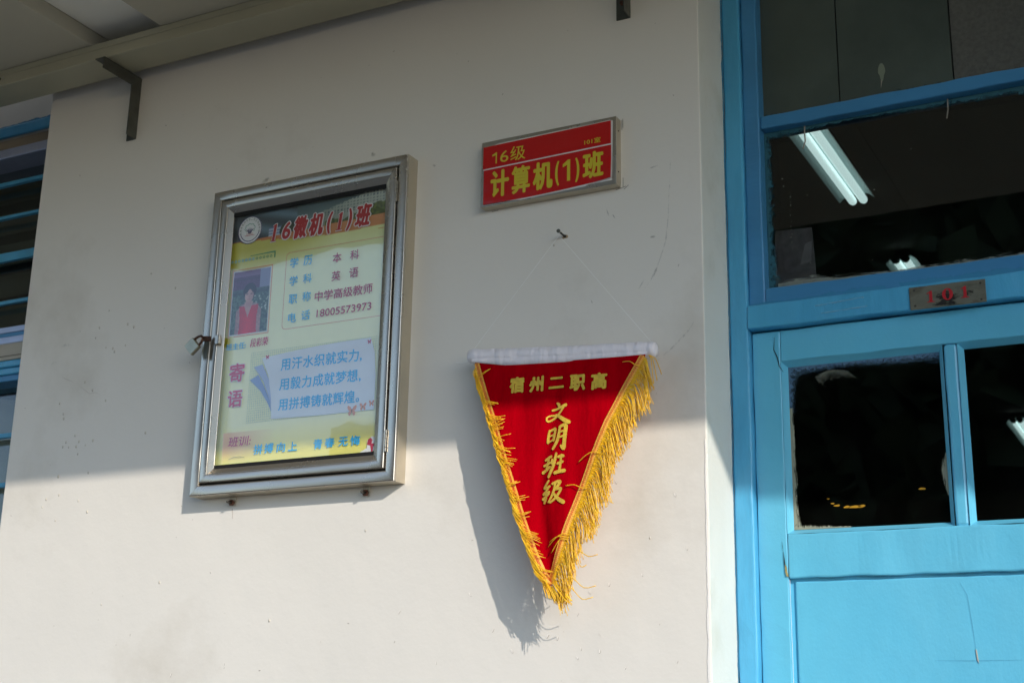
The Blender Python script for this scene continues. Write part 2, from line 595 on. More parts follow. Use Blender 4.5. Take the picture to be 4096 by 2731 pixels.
def glyph(text, spacing=1.0):
    key = (text, spacing)
    if key not in _glyphs:
        c = bpy.data.curves.new('lettering_curve', 'FONT')
        c.body = text
        c.resolution_u = 3
        c.space_character = spacing
        o = bpy.data.objects.new('lettering_curve', c)
        COL.objects.link(o)
        dg = bpy.context.evaluated_depsgraph_get()
        me = bpy.data.meshes.new_from_object(o.evaluated_get(dg))
        vs = np.array([v.co[:2] for v in me.vertices])
        fs = [tuple(p.vertices) for p in me.polygons]
        bpy.data.objects.remove(o)
        bpy.data.curves.remove(c)
        bpy.data.meshes.remove(me)
        lo, hi = vs.min(0), vs.max(0)
        _glyphs[key] = ((vs - lo) / np.maximum(hi - lo, 1e-6), fs, hi - lo)
    return _glyphs[key]


def figure_one(x0, x1, z0, z1, y, m, parent, stem=0.36, serif=False, shear=0.0, grow=0.0, surf=None):
    """the figure 1 drawn as an outline: stem, flag and, if wanted, a foot"""
    x0 -= grow; x1 += grow; z0 -= grow; z1 += grow
    w, h = x1 - x0, z1 - z0
    stem = stem + grow * 1.4 / w
    if serif:
        p = [(0.52 - stem / 2, 0.07), (0.10, 0.045), (0.10, 0), (0.94, 0), (0.94, 0.045), (0.52 + stem / 2, 0.07), (0.52 + stem / 2, 1), (0.52 - stem * 0.1, 1), (0.14, 0.90), (0.14, 0.86), (0.52 - stem / 2, 0.87)]
    else:
        p = [(1 - stem, 0), (1, 0), (1, 1), (1 - stem * 0.75, 1), (0.0, 0.82), (0.0, 0.68), (1 - stem, 0.76)]
    pts = [(x0 + a * w + shear * (b - 0.5) * h, z0 + b * h) for a, b in p]
    return MB().add([(x, (surf(x, z) if surf else y), z) for x, z in pts], [tuple(range(len(pts)))]).build('lettering', m, parent)


RINGS = [(0, 0)] + [(math.cos(k * math.pi / 4), math.sin(k * math.pi / 4)) for k in range(8)]


def letters(text, x0, x1, z0, z1, y, m, parent, bold=0.0, shear=0.0, grow=0.0, spacing=1.0, surf=None, wob=0.0):
    """print weight comes from laying the outline down several times, each a hair (0.02 mm) above the last"""
    vs, fs, dim = glyph(text, spacing)
    h = z1 - z0
    e = bold * h * 0.8
    x0 += e - grow * 0; x1 -= e; z0 += e; z1 -= e
    e += grow
    w, h = x1 - x0, z1 - z0
    mb = MB()
    for q, (ox, oz) in enumerate(RINGS if e > 0 else RINGS[:1]):
        out = []
        for a, b in vs:
            x = x0 + a * w + shear * (b - 0.5) * h + ox * e
            z = z0 + b * h + oz * e
            if wob:
                x += wob * noise.noise(Vector((x * 90, z * 90, 1.5)))
                z += wob * noise.noise(Vector((x * 90, z * 90, 7.5)))
            out.append((x, (surf(x, z) if surf else y) - q * 0.00002, z))
        mb.add(out, fs)
    return mb.build('lettering', m, parent)


def brush(strokes, x0, x1, z0, z1, surf, m, parent):
    """a brush-written character: every stroke a band whose width swells and thins"""
    mb = MB()
    sx, sz = (x1 - x0) / 100, (z1 - z0) / 100
    dy = 0
    for st in strokes:
        dy += 1
        pts = [(x0 + p[0] * sx, z0 + p[1] * sz, p[2] * 0.66 * sz) for p in st]
        # smooth the path (Catmull-Rom)
        fine = []
        for i in range(len(pts) - 1):
            p0 = pts[max(i - 1, 0)]; p1 = pts[i]; p2 = pts[i + 1]; p3 = pts[min(i + 2, len(pts) - 1)]
            for k in range(5):
                t = k / 5
                fine.append(tuple(0.5 * ((2 * b) + (c - a) * t + (2 * a - 5 * b + 4 * c - d) * t * t + (3 * b - a - 3 * c + d) * t ** 3)
                                  for a, b, c, d in zip(p0, p1, p2, p3)))
        fine.append(pts[-1])
        n = len(fine)
        left, right = [], []
        for i, (x, z, w) in enumerate(fine):
            a = fine[max(i - 1, 0)]; b = fine[min(i + 1, n - 1)]
            dx, dz = b[0] - a[0], b[1] - a[1]
            l = math.hypot(dx, dz) or 1e-9
            nx, nz = -dz / l, dx / l
            left.append((x + nx * w, z + nz * w))
            right.append((x - nx * w, z - nz * w))
        vs = []
        for a, b in zip(left, right):
            vs += [a, b]
        # round ends
        def cap(c, w, d):
            return [(c[0] + w * (math.cos(t) * d[0] - math.sin(t) * d[1]), c[1] + w * (math.cos(t) * d[1] + math.sin(t) * d[0]))
                    for t in (-1.57, -0.9, -0.3, 0.3, 0.9, 1.57)]
        off = 0.00006 * dy
        mb.add([(x, surf(x, z) - off, z) for x, z in vs],
               [(2 * i, 2 * i + 1, 2 * i + 3, 2 * i + 2) for i in range(n - 1)])
        for e, s in ((0, 1), (n - 1, n - 2)):
            dx, dz = fine[e][0] - fine[s][0], fine[e][1] - fine[s][1]
            l = math.hypot(dx, dz) or 1e-9
            cp = cap(fine[e], abs(fine[e][2]), (dx / l, dz / l))
            mb.add([(x, surf(x, z) - off, z) for x, z in cp], [tuple(range(len(cp)))])
    return mb.build('lettering', m, parent)


# =================================================================== SETTING
# ground and corridor floor
MB().add([(-120, -150, -0.3), (120, -150, -0.3), (120, 60, -0.3), (-120, 60, -0.3)], [(0, 1, 2, 3)]).build(
    'ground', M['concrete'], kind='structure')
MB().box(-14, 12, -1.75, 0.3, -0.296, 0.0).build('corridor_floor', M['floor'], kind='structure', bevel=0.01)

PX0, PX1 = -2.3705, -0.742


def wall_piece(label, x0, x1, y0, y1, z0, z1, reveal=False):
    mb = MB()
    nx, nz = max(1, int((x1 - x0) / 0.05)), max(1, int((z1 - z0) / 0.05))
    # front face as a fine sheet so the plaster is slightly out of true, edges kept straight
    mb.box(x0, x1, y0, y1, z0, z1)
    mb.mi = [0] * 6
    mb.mi[1] = 1
    o = mb.build('plaster_wall', [M['wall'], M['reveal']], bevel=0.0025, seg=2)
    tag(o, label, 'wall')
    return o


wall = wall_piece('white plaster wall between the barred window and the blue door, lower part in sunlight',
                  PX0, PX1, 0.0, 0.30, 0.0, 3.6)
wall_piece('recessed white plaster above the barred window at the left edge', -6.0, PX0 - 0.001, 0.13, 0.32, 3.018, 3.6)
wall_piece('white plaster wall to the right of the blue door', 0.02, 5.0, 0.0, 0.30, 0.0, 3.6)

# marks on the main wall ---------------------------------------------------
bumps = [(-2.0016, 2.487), (-1.9288, 2.4442), (-2.1138, 2.4167), (-2.0551, 2.3785), (-2.037, 2.3704), (-2.1371, 2.3805),
         (-2.1454, 2.3582), (-2.1116, 2.3323), (-2.0913, 2.3281), (-2.0858, 2.3207), (-2.0555, 2.3311), (-2.163, 2.2603),
         (-2.1382, 2.2401), (-2.0965, 2.2127), (-2.2316, 2.2188), (-2.2169, 2.1938), (-2.2143, 2.1829), (-2.1748, 2.1426),
         (-2.1214, 2.1271), (-2.1615, 2.128), (-2.1996, 2.1295), (-2.2075, 2.1201), (-2.1902, 2.118), (-2.1682, 2.1178),
         (-2.1419, 2.1184), (-2.1612, 2.1011), (-2.1248, 2.0578), (-2.2112, 2.0557), (-2.203, 2.0148), (-2.2394, 2.0075),
         (-2.1449, 1.9985), (-2.2482, 1.9909), (-2.1159, 1.9738), (-2.2054, 1.9599), (-1.9747, 2.1318),
         (-1.4118, 1.9), (-1.0286, 2.404), (-0.845, 1.86), (-1.62, 1.74), (-1.9, 1.82), (-2.05, 1.78)]
mb, mb2 = MB(), MB()
rnd = random.Random(4)
for i, (x, z) in enumerate(bumps):
    s = rnd.uniform(0.7, 1.15)
    mb.dome(x, z, 0.0, 0.0024 * s, 0.0034 * s, 0.0016 * s)
    if rnd.random() < 0.55:
        mb2.dome(x + 0.0004, z - 0.0022 * s, 0.0, 0.0013 * s, 0.0014 * s, 0.0022 * s)  # small grey speck set just below the drip
mb.build('paint_drips', M['mark_bump'], wall, smooth=True, kind='stuff')
mb2.build('grey_specks', M['mark_grey'], wall, smooth=True, kind='stuff')
chips = [(-1.1851, 1.7767), (-0.9754, 1.7392), (-0.9703, 1.6822), (-0.9365, 1.7042), (-0.9361, 1.6771), (-1.0323, 1.7036),
         (-0.9768, 1.6667), (-1.0136, 1.6994), (-0.9542, 1.7734), (-0.9191, 1.7858), (-0.9057, 1.9576), (-1.1376, 1.7141),
         (-1.1003, 1.6795), (-0.86, 1.80), (-0.83, 1.72), (-0.80, 1.66), (-0.89, 1.65), (-1.25, 1.66), (-1.33, 1.75),
         (-0.8, 1.93), (-0.78, 1.84), (-1.5, 1.70), (-1.72, 1.66), (-2.0, 1.70), (-1.85, 1.64)]
mb, mbs = MB(), MB()
for x, z in chips:
    n = 7
    a = rnd.uniform(0.9, 2.2); ln = rnd.uniform(0.002, 0.0048); w = ln * rnd.uniform(0.2, 0.5)
    pts, pts2 = [], []
    for k in range(n):
        t = 2 * math.pi * k / n
        u, v = ln * math.cos(t) * rnd.uniform(0.7, 1.1), w * math.sin(t) * rnd.uniform(0.7, 1.1)
        p = (x + u * math.cos(a) - v * math.sin(a), z + u * math.sin(a) + v * math.cos(a))
        pts.append(p)
        pts2.append((p[0] + 0.0006, p[1] - 0.0008))
    mb.poly(pts, -0.0007)
    mbs.poly(pts2, -0.0004)  # darker offset copy, a painted shade edge under each chip
for _ in range(70):
    x, z = rnd.uniform(-2.34, -0.76), rnd.uniform(1.45, 2.9)
    if -1.83 < x < -1.31 and 1.96 < z < 2.65 or -1.19 < x < -0.88 and 2.48 < z < 2.64:
        continue
    a, ln = rnd.uniform(0, 3.1), rnd.uniform(0.0008, 0.0032)
    w = ln * rnd.uniform(0.15, 0.5)
    mbs.poly([(x + ln * math.cos(t) * math.cos(a) - w * math.sin(t) * math.sin(a), z + ln * math.cos(t) * math.sin(a) + w * math.sin(t) * math.cos(a))
              for t in [k * 1.047 for k in range(6)]], -0.0004)
mb.build('paint_chips', M['plaster_chip'], wall, kind='stuff')
mbs.build('chip_shade_flecks', M['mark_soft2'], wall, kind='stuff')


def line_strip(mb, pts, w0, w1, y):
    n = len(pts)
    vs = []
    for i, (x, z) in enumerate(pts):
        a = pts[max(i - 1, 0)]; b = pts[min(i + 1, n - 1)]
        dx, dz = b[0] - a[0], b[1] - a[1]
        l = math.hypot(dx, dz)
        s = math.sin(math.pi * (i + 0.15) / (n - 0.7)) if n > 2 else 1
        w = w0 + (w1 - w0) * max(0, s)
        vs += [(x - dz / l * w, y, z + dx / l * w), (x + dz / l * w, y, z - dx / l * w)]
    mb.add(vs, [(2 * i, 2 * i + 1, 2 * i + 3, 2 * i + 2) for i in range(n - 1)])


def scuff(pts, w, cover=0.3, name='scuff'):
    rows = []
    n = len(pts)
    for i, (x, z) in enumerate(pts):
        a = pts[max(i - 1, 0)]; b = pts[min(i + 1, n - 1)]
        dx, dz = b[0] - a[0], b[1] - a[1]
        l = math.hypot(dx, dz)
        rows.append(((x - dz / l * w, z + dx / l * w), (x + dz / l * w, z - dx / l * w)))
    o = smear(name, M['smear_dirt'], wall, rows, -0.0008, n=40)
    c = []
    for i in range(41):
        e = math.sin(math.pi * i / 40) ** 0.5
        for j in range(5):
            c.append((cover * 1.15 + 0.1) * e * math.sin(math.pi * (j + 0.3) / 4.6) + 0.16)
    o.data.attributes['cover'].data.foreach_set('value', c)
    return o


scuff([(-0.7869, 2.5677), (-0.7993, 2.526), (-0.8046, 2.4243), (-0.8099, 2.3785), (-0.8212, 2.3455), (-0.8312, 2.3201),
       (-0.8509, 2.2941), (-0.8806, 2.2466)], 0.0022, 0.24)
scuff([(-0.7507, 2.2378), (-0.7699, 2.2106), (-0.7928, 2.1893), (-0.8157, 2.1716), (-0.8387, 2.1538)], 0.003, 0.22)
scuff([(-0.8244, 2.3383), (-0.8324, 2.3203), (-0.8411, 2.3062)], 0.003, 0.38)
scuff([(-0.8508, 2.3133), (-0.8646, 2.2922)], 0.002, 0.33)
scuff([(-0.84, 2.39), (-0.8285, 2.3895)], 0.003, 0.5)
scuff([(-0.843, 2.52), (-0.821, 2.524)], 0.002, 0.36)
scuff([(-0.9241, 2.4598), (-0.918, 2.4408)], 0.0015, 0.4)
scuff([(-0.9119, 2.4458), (-0.9058, 2.4349)], 0.0013, 0.38)
scuff([(-2.26, 2.345), (-2.235, 2.352), (-2.20, 2.349)], 0.006, 0.2)
scuff([(-2.28, 2.31), (-2.245, 2.318)], 0.005, 0.2)
scuff([(-1.4334, 2.664), (-1.437, 2.66), (-1.4395, 2.655)], 0.007, 0.42)
scuff([(-1.716, 2.6465), (-1.706, 2.652), (-1.695, 2.655)], 0.006, 0.4)
scuff([(-1.295, 2.612), (-1.288, 2.606)], 0.003, 0.4)
mb = MB()
line_strip(mb, [(-2.1768, 2.2522), (-2.1626, 2.2429), (-2.1457, 2.2322), (-2.128, 2.2329), (-2.1146, 2.2277)], 0.0001, 0.0005, -0.0006)
line_strip(mb, [(-2.2328, 2.2789), (-2.2213, 2.2725), (-2.2103, 2.2686), (-2.1965, 2.2633)], 0.0001, 0.0007, -0.0006)
mb.build('hairline_cracks', M['mark_soft'], wall, kind='stuff')
# flaking paint down the corner of the pier, and ragged blue brushwork on the reveal
smear('flaking_paint', M['smear_white'], wall,
      [((-0.7425, 0.0), (-0.7425, 0.0))] and [((-0.7440, 2.02), (-0.7475, 2.02)), ((-0.7440, 1.9), (-0.7485, 1.9)),
                                              ((-0.7440, 1.75), (-0.7500, 1.75)), ((-0.7440, 1.6), (-0.7540, 1.6)),
                                              ((-0.7440, 1.4), (-0.7560, 1.4))], -0.0009, n=120)
smear('ragged_brushwork', M['smear_rag'], wall, [((0.1305, 3.2), (0.112, 3.2)), ((0.1305, 2.6), (0.119, 2.6)), ((0.1305, 2.3), (0.122, 2.3)),
                                           ((0.1305, 1.9), (0.1235, 1.9)), ((0.1305, 1.4), (0.1215, 1.4))],
      lambda a, b: (-0.7412, a, b), n=160)

# ---- soffit of the storey above, its edge throws the shade line on the wall
soffit = thing('corridor_ceiling', None, None, (-1.0, -0.7, 3.05), kind='structure')
EDGE = -1.349
for x0, x1, z in ((-8.0, -3.39, 3.0122), (-3.388, -2.137, 3.0122), (-2.1365, -1.937, 3.048), (-1.936, -0.70, 3.0122), (-0.698, 0.53, 3.0122),
                  (0.532, 1.75, 3.0122), (1.752, 8.0, 3.0122)):
    MB().box(x0, x1, EDGE + 0.03, -0.0012, z, z + 0.0362).build(
        'ceiling_board', M['ceiling'] if z < 3.02 else M['ceiling_pale'], soffit, bevel=0.0012)
MB().box(-8, 8, EDGE + 0.02, -0.0015, 3.128, 3.30).build('ceiling_slab', M['ceiling'], soffit)
MB().box(-8, 8, EDGE - 0.02, EDGE + 0.02, 3.047, 3.32).build('fascia', M['ceiling'], soffit)
# upper storey wall standing on the slab so no light leaks in behind
o = MB().box(-8, 8, 0.0, 0.3, 3.601, 6.5).build('plaster_wall', M['wall'])
tag(o, 'white wall of the upper storey above the corridor roof', 'wall')

# ---- cable trunking lying on angle brackets
tr = thing('cable_trunking', 'long cream cable trunking under the ceiling, resting on the grey angle brackets', 'trunking', (-1.6, -0.07, 2.972))
MB().box(-6.0, -1.0, -0.113, -0.03, 2.9722, 3.010).build('trunking_body', M['trunking'], tr, bevel=0.002)
MB().box(-6.0, -1.0, -0.1145, -0.1131, 2.997, 3.0115).build('trunking_lid', M['trunking'], tr, bevel=0.0005)
for i, (x, z) in enumerate(((-2.436, 2.990), (-2.424, 2.991), (-2.412, 2.9912))):
    m_ = MB().tube([(x, -0.1131, z), (x, -0.1152, z)], 0.0042 if i < 2 else 0.003, n=10)
    m_.build('screw', M['nail'] if i < 2 else M['sill'], tr)


def bracket(label, x, zb, full=True):
    """angle iron bent to an L: vertical leg screwed to the wall, arm under the trunking"""
    b = thing('angle_bracket', label, 'bracket', (x, 0, 2.97), group='angle brackets under the trunking')
    t = 0.0025
    leg = MB()
    leg.box(x - 0.028, x, -0.0032, -0.0004, zb, 2.9695)
    leg.add([(x - t, -0.0034, zb), (x - t, -0.031, zb + 0.001), (x - t, -0.031, 2.9415), (x - t, -0.0034, 2.9695),
             (x, -0.0034, zb), (x, -0.031, zb + 0.001), (x, -0.031, 2.9415), (x, -0.0034, 2.9695)],
            [(0, 1, 2, 3), (7, 6, 5, 4), (0, 4, 5, 1), (1, 5, 6, 2), (2, 6, 7, 3), (3, 7, 4, 0)])
    leg.build('leg', M['galv'], b, bevel=0.0004, seg=1)
    arm = MB()
    arm.box(x - 0.028, x, -0.121, -0.0036, 2.9675, 2.9705)
    arm.add([(x - t, -0.0036, 2.9674), (x - t, -0.121, 2.9674), (x - t, -0.122, 2.9425), (x - t, -0.0315, 2.9417),
             (x, -0.0036, 2.9674), (x, -0.121, 2.9674), (x, -0.122, 2.9425), (x, -0.0315, 2.9417)],
            [(0, 1, 2, 3), (7, 6, 5, 4), (0, 4, 5, 1), (1, 5, 6, 2), (2, 6, 7, 3), (3, 7, 4, 0)])
    arm.build('arm', M['galv'], b, bevel=0.0004, seg=1)
    MB().tube([(x - 0.015, -0.003, zb + 0.032), (x - 0.015, -0.008, zb + 0.032)], 0.0048, n=6).build('screw', M['rust'], b, bevel=0.0005)
    return b


bracket('L-shaped grey angle bracket near the top left corner, holding up the cream trunking', -2.0859, 2.8193)
bracket('lower end of a grey angle bracket at the top edge, above the red class sign', -0.8740, 2.8303)

# =================================================================== DOOR
door = thing('blue_door_set', 'light blue painted wooden door with glazed top light and recessed frame', 'door', (-0.36, 0.15, 0.0))
fr = MB().bar(-0.742 + 0.0006, -0.7075, 0.130, 0.23, 0.0, 3.2, 'z', n=90, jit=0.0007, seed=1).build('door_frame', M['blue_frame'], door, smooth=False, bevel=0.004, seg=3)
MB().bar(-0.02, 0.0195, 0.130, 0.23, 0.0, 3.2, 'z', n=60, jit=0.0007, seed=2).build('jamb', M['blue_frame'], door, bevel=0.003)
MB().bar(-0.7078, -0.0195, 0.1285, 0.23, 2.2395, 2.2825, 'x', n=60, jit=0.0009, seed=3).build('head_rail', M['blue_frame'], door, bevel=0.002)
MB().bar(-0.7078, -0.0195, 0.130, 0.23, 3.15, 3.2, 'x', n=10, jit=0.0005, seed=4).build('top_rail', M['blue_frame'], door, bevel=0.003)
o = MB().box(-0.742, 0.02, 0.12, 0.30, 3.2005, 3.6).build('plaster_wall', M['wall'])
tag(o, 'white plaster above the painted-over panes of the blue door', 'wall')
# ragged brushwork where the head was painted over the darker sash
smear('brushwork', M['smear_ragt'], door, [((-0.7065, 2.284), (-0.7065, 2.292)), ((-0.6, 2.284), (-0.6, 2.2935)), ((-0.55, 2.284), (-0.55, 2.300)),
                                           ((-0.40, 2.284), (-0.40, 2.298)), ((-0.28, 2.284), (-0.28, 2.304)), ((-0.02, 2.284), (-0.02, 2.30))],
      0.1394, n=140)
# transom sash (older, darker paint)
y0 = 0.140
MB().bar(-0.7070, -0.6770, y0, 0.20, 2.2828, 3.1495, 'z', n=50, jit=0.0006, seed=5).build('transom_stile', M['blue_old'], door, bevel=0.003)
MB().bar(-0.6768, -0.05, y0, 0.20, 2.2828, 2.3150, 'x', n=60, jit=0.0007, seed=6).build('transom_sill', M['blue_old'], door, bevel=0.003)
MB().bar(-0.6768, -0.05, y0 + 0.006, 0.20, 2.6265, 2.6525, 'x', n=60, jit=0.0008, seed=7).build('glazing_bar', M['blue_old'], door, bevel=0.003)
MB().bar(-0.05, -0.0198, y0, 0.20, 2.2828, 3.1495, 'z', n=20, jit=0.0006, seed=8).build('transom_stile', M['blue_old'], door, bevel=0.003)
# upper lights: panes painted over, standing side by side
for x0, x1, mm in ((-0.6769, -0.5345, 'board'), (-0.5320, -0.3330, 'board'), (-0.3305, -0.0502, 'board2')):
    MB().box(x0, x1, 0.170 if mm == 'board' else 0.1715, 0.176, 2.6527, 3.149).build('painted_pane', M[mm], door)
MB().box(-0.6769, -0.0502, 0.1775, 0.180, 2.6527, 3.149).build('pane_backing', M['steel_gap'], door)
# paint blob on the middle pane
pts = [(-0.4553 + 0.0065 * math.cos(t) * (1 if math.sin(t) > -0.3 else 0.6), 2.705 + 0.018 * math.sin(t)) for t in [i * math.pi / 8 for i in range(16)]]
MB().poly(pts, 0.1694, 0.1699).build('paint_blob', mat('pale_green_blob', (120, 130, 112), rough=0.6), door)
MB().poly([(-0.4575, 2.690), (-0.4545, 2.690), (-0.4583, 2.674)], 0.1694, 0.1699).build('paint_blob', M['mark_grey'], door)
smear('paint_overlap', M['smear_teal'], door, [((-0.676, 2.653), (-0.676, 2.674)), ((-0.60, 2.653), (-0.60, 2.670)), ((-0.52, 2.653), (-0.52, 2.664)),
                                              ((-0.40, 2.653), (-0.40, 2.676)), ((-0.33, 2.653), (-0.33, 2.674)), ((-0.2, 2.653), (-0.2, 2.668))], 0.1688, n=120)

GY = 0.168
pane = MB().box(-0.6768, -0.0505, GY, GY + 0.003, 2.3152, 2.6263).build('pane', M['glass_door'], door)
YS = GY - 0.0012
smear('paint_smear', M['smear_teal'], pane, [((-0.6766, 2.626), (-0.6766, 2.596)), ((-0.60, 2.626), (-0.60, 2.605)), ((-0.52, 2.626), (-0.52, 2.616)),
                                             ((-0.42, 2.626), (-0.42, 2.610)), ((-0.30, 2.626), (-0.30, 2.601)), ((-0.15, 2.626), (-0.15, 2.596))], YS, n=160)
smear('paint_smear', M['smear_teal'], pane, [((-0.6766, 2.622), (-0.652, 2.60)), ((-0.6766, 2.55), (-0.650, 2.55)), ((-0.6766, 2.45), (-0.650, 2.45)),
                                             ((-0.6766, 2.36), (-0.648, 2.36)), ((-0.6766, 2.316), (-0.64, 2.33))], YS - 0.0003, n=160)
smear('paint_smear', M['smear_teal'], pane, [((-0.6766, 2.3154), (-0.6766, 2.335)), ((-0.55, 2.3154), (-0.55, 2.331)), ((-0.40, 2.3154), (-0.40, 2.331)),
                                             ((-0.25, 2.3154), (-0.25, 2.334)), ((-0.10, 2.3154), (-0.10, 2.335))], YS - 0.0006, n=160)
smear('paint_smear', M['smear_dry'], pane, [((-0.66, 2.3185), (-0.66, 2.345)), ((-0.60, 2.3185), (-0.60, 2.350)), ((-0.55, 2.3185), (-0.55, 2.338)),
                                             ((-0.40, 2.3185), (-0.40, 2.334)), ((-0.10, 2.3185), (-0.10, 2.338))], YS - 0.0009, n=160)
sheet = thing('paper_sheet', 'grey sheet of paper stuck inside the lower left corner of the transom window', 'paper', (-0.63, GY + 0.006, 2.34))
MB().poly([(-0.6640, 2.4331), (-0.5963, 2.4300), (-0.5915, 2.330), (-0.6720, 2.328)], GY + 0.006, GY + 0.0065).build('sheet', M['paper'], sheet)
MB().poly([(-0.610, 2.400), (-0.597, 2.4045), (-0.600, 2.365), (-0.620, 2.362)], GY + 0.0048, GY + 0.0052).build('folded_corner', mat('pale_paper', (206, 198, 212), rough=0.9, var=0.1, vscale=50), sheet)
# flecks of paint on the transom glass
mb = MB()
rnd = random.Random(9)
for x, z in [(-0.412, 2.545), (-0.50, 2.525), (-0.60, 2.49), (-0.335, 2.46), (-0.645, 2.53), (-0.643, 2.515), (-0.48, 2.48), (-0.60, 2.36), (-0.49, 2.35)]:
    r = rnd.uniform(0.0005, 0.0014)
    n = 7
    mb.poly([(x + r * 1.6 * math.cos(t) * rnd.uniform(0.5, 1.2), z + r * math.sin(t) * rnd.uniform(0.5, 1.2)) for t in [i * 2 * math.pi / n for i in range(n)]], YS - 0.0004)
for i in range(13):
    z = 2.50 - i * 0.009 + rnd.uniform(-0.003, 0.003)
    x = -0.6320 + rnd.uniform(-0.0012, 0.0012)
    l = rnd.uniform(0.0008, 0.0034)
    mb.poly([(x - 0.0004, z), (x + 0.0006, z + 0.0004), (x + 0.0004, z + l), (x - 0.0005, z + l * 0.8)], YS - 0.0004)
mb.build('paint_flecks', mat('pale_fleck', (140, 142, 128), rough=0.7), pane, kind='stuff')
for pts in ([(-0.5995, YS - 0.001, 2.640), (-0.5990, YS - 0.004, 2.61), (-0.5985, YS - 0.004, 2.594), (-0.6040, YS - 0.003, 2.580)],
            [(-0.3445, YS - 0.001, 2.630), (-0.3440, YS - 0.004, 2.606), (-0.3474, YS - 0.003, 2.5897)]):
    MB().tube(pts, 0.0013, n=6).build('bent_nail', M['mark_grey'], door, smooth=True)

# leaf ---------------------------------------------------------------------
LY = 0.150
Z_LEAF = 2.2365
leaf = MB().bar(-0.7068, -0.6560, LY, 0.19, 0.01, Z_LEAF, 'z', n=90, jit=0.0006, seed=11).build('door_leaf', M['blue'], door, bevel=0.002)
MB().bar(-0.6558, -0.062, LY, 0.19, 2.1800, Z_LEAF, 'x', n=60, jit=0.0006, seed=12).build('leaf_top_rail', M['blue'], leaf, bevel=0.002)
MB().bar(-0.6558, -0.062, LY - 0.0005, 0.19, 1.8035, 1.8770, 'x', n=60, jit=0.0012, seed=13).build('leaf_middle_rail', M['blue'], leaf, bevel=0.003)
MB().bar(-0.0618, -0.0210, LY, 0.19, 0.01, Z_LEAF, 'z', n=20, jit=0.0004, seed=14).build('leaf_stile', M['blue'], leaf, bevel=0.002)
MB().box(-0.6558, -0.062, LY, 0.19, 0.01, 0.2).build('leaf_bottom_rail', M['blue'], leaf, bevel=0.002)
MB().bar(-0.3800, -0.3570, LY + 0.002, 0.19, 1.8765, 2.1802, 'z', n=30, jit=0.0006, seed=15).build('mullion', M['blue'], leaf, bevel=0.005, seg=2)
MB().bar(-0.6480, -0.067, LY + 0.008, 0.18, 0.205, 1.7985, 'x', n=2, jit=0, seed=16).build('lower_panel', M['blue'], leaf, bevel=0.003)
MB().box(-0.656, -0.062, LY + 0.012, 0.178, 0.2, 1.8036).build('panel_groove', M['blue'], leaf)
# bevelled glazing beads round the two leaf panes
def bead(x0, x1, z0, z1, w=0.0085):
    mb = MB()
    ya, yb = LY + 0.0005, LY + 0.016
    o_ = [(x0, ya, z0), (x1, ya, z0), (x1, ya, z1), (x0, ya, z1)]
    i_ = [(x0 + w, yb, z0 + w), (x1 - w, yb, z0 + w), (x1 - w, yb, z1 - w), (x0 + w, yb, z1 - w)]
    mb.add(o_ + i_, [(k, (k + 1) % 4, 4 + (k + 1) % 4, 4 + k) for k in range(4)])
    return mb.build('glazing_bead', M['blue'], leaf)
bead(-0.6556, -0.3802, 1.8772, 2.1798)
bead(-0.3568, -0.0622, 1.8772, 2.1798)
for x0, x1 in ((-0.6540, -0.3815), (-0.3555, -0.0640)):
    p = MB().box(x0, x1, LY + 0.0165, LY + 0.0195, 1.8788, 2.1780).build('pane', M['glass_door'], leaf)
P2 = LY + 0.0155
smear('paint_smear', M['smear_blue'], leaf, [((-0.648, 2.172), (-0.648, 2.140)), ((-0.60, 2.172), (-0.60, 2.146)), ((-0.53, 2.172), (-0.53, 2.152)),
                                             ((-0.45, 2.172), (-0.45, 2.142)), ((-0.389, 2.172), (-0.389, 2.138))], P2, n=160)
smear('paint_smear', M['smear_blue'], leaf, [((-0.6475, 2.172), (-0.610, 2.15)), ((-0.6475, 2.13), (-0.626, 2.13)), ((-0.6475, 2.09), (-0.630, 2.09))], P2 - 0.0003, n=80)
smear('paint_smear', M['smear_pale'], leaf, [((-0.6475, 2.098), (-0.6330, 2.098)), ((-0.6475, 2.0), (-0.6330, 2.0)), ((-0.6475, 1.93), (-0.6320, 1.93)), ((-0.6475, 1.886), (-0.622, 1.89))], P2 - 0.0006, n=120)
smear('paint_smear', M['smear_pale'], leaf, [((-0.6475, 1.8857), (-0.6475, 1.902)), ((-0.60, 1.8857), (-0.60, 1.896)), ((-0.55, 1.8857), (-0.55, 1.889))], P2 - 0.0009, n=60)
smear('paint_smear', M['smear_pale'], leaf, [((-0.3885, 2.00), (-0.392, 2.00)), ((-0.3885, 1.97), (-0.411, 1.975)), ((-0.3885, 1.93), (-0.394, 1.93))], P2 - 0.0006, n=40)
smear('paint_smear', M['film'], leaf, [((-0.600, 2.150), (-0.585, 2.118)), ((-0.575, 2.160), (-0.565, 2.125)), ((-0.545, 2.156), (-0.535, 2.130)), ((-0.53, 2.142), (-0.525, 2.135))], P2 - 0.0009, n=40)
mb = MB()
rnd = random.Random(3)
for x, z, l in [(-0.5868, 1.9356, 0.003), (-0.580, 1.9275, 0.004), (-0.5724, 1.9233, 0.006), (-0.5557, 1.9198, 0.006), (-0.5431, 1.9191, 0.014), (-0.532, 1.9205, 0.007), (-0.4308, 1.9429, 0.006)]:
    n = 8
    mb.poly([(x + l * math.cos(t) * rnd.uniform(0.6, 1.1), z + min(0.003, l * 0.4) * math.sin(t) * rnd.uniform(0.5, 1.1)) for t in [i * 2 * math.pi / n for i in range(n)]], P2 - 0.0004)
mb.build('yellow_flecks', M['yellow_fleck'], leaf, kind='stuff')
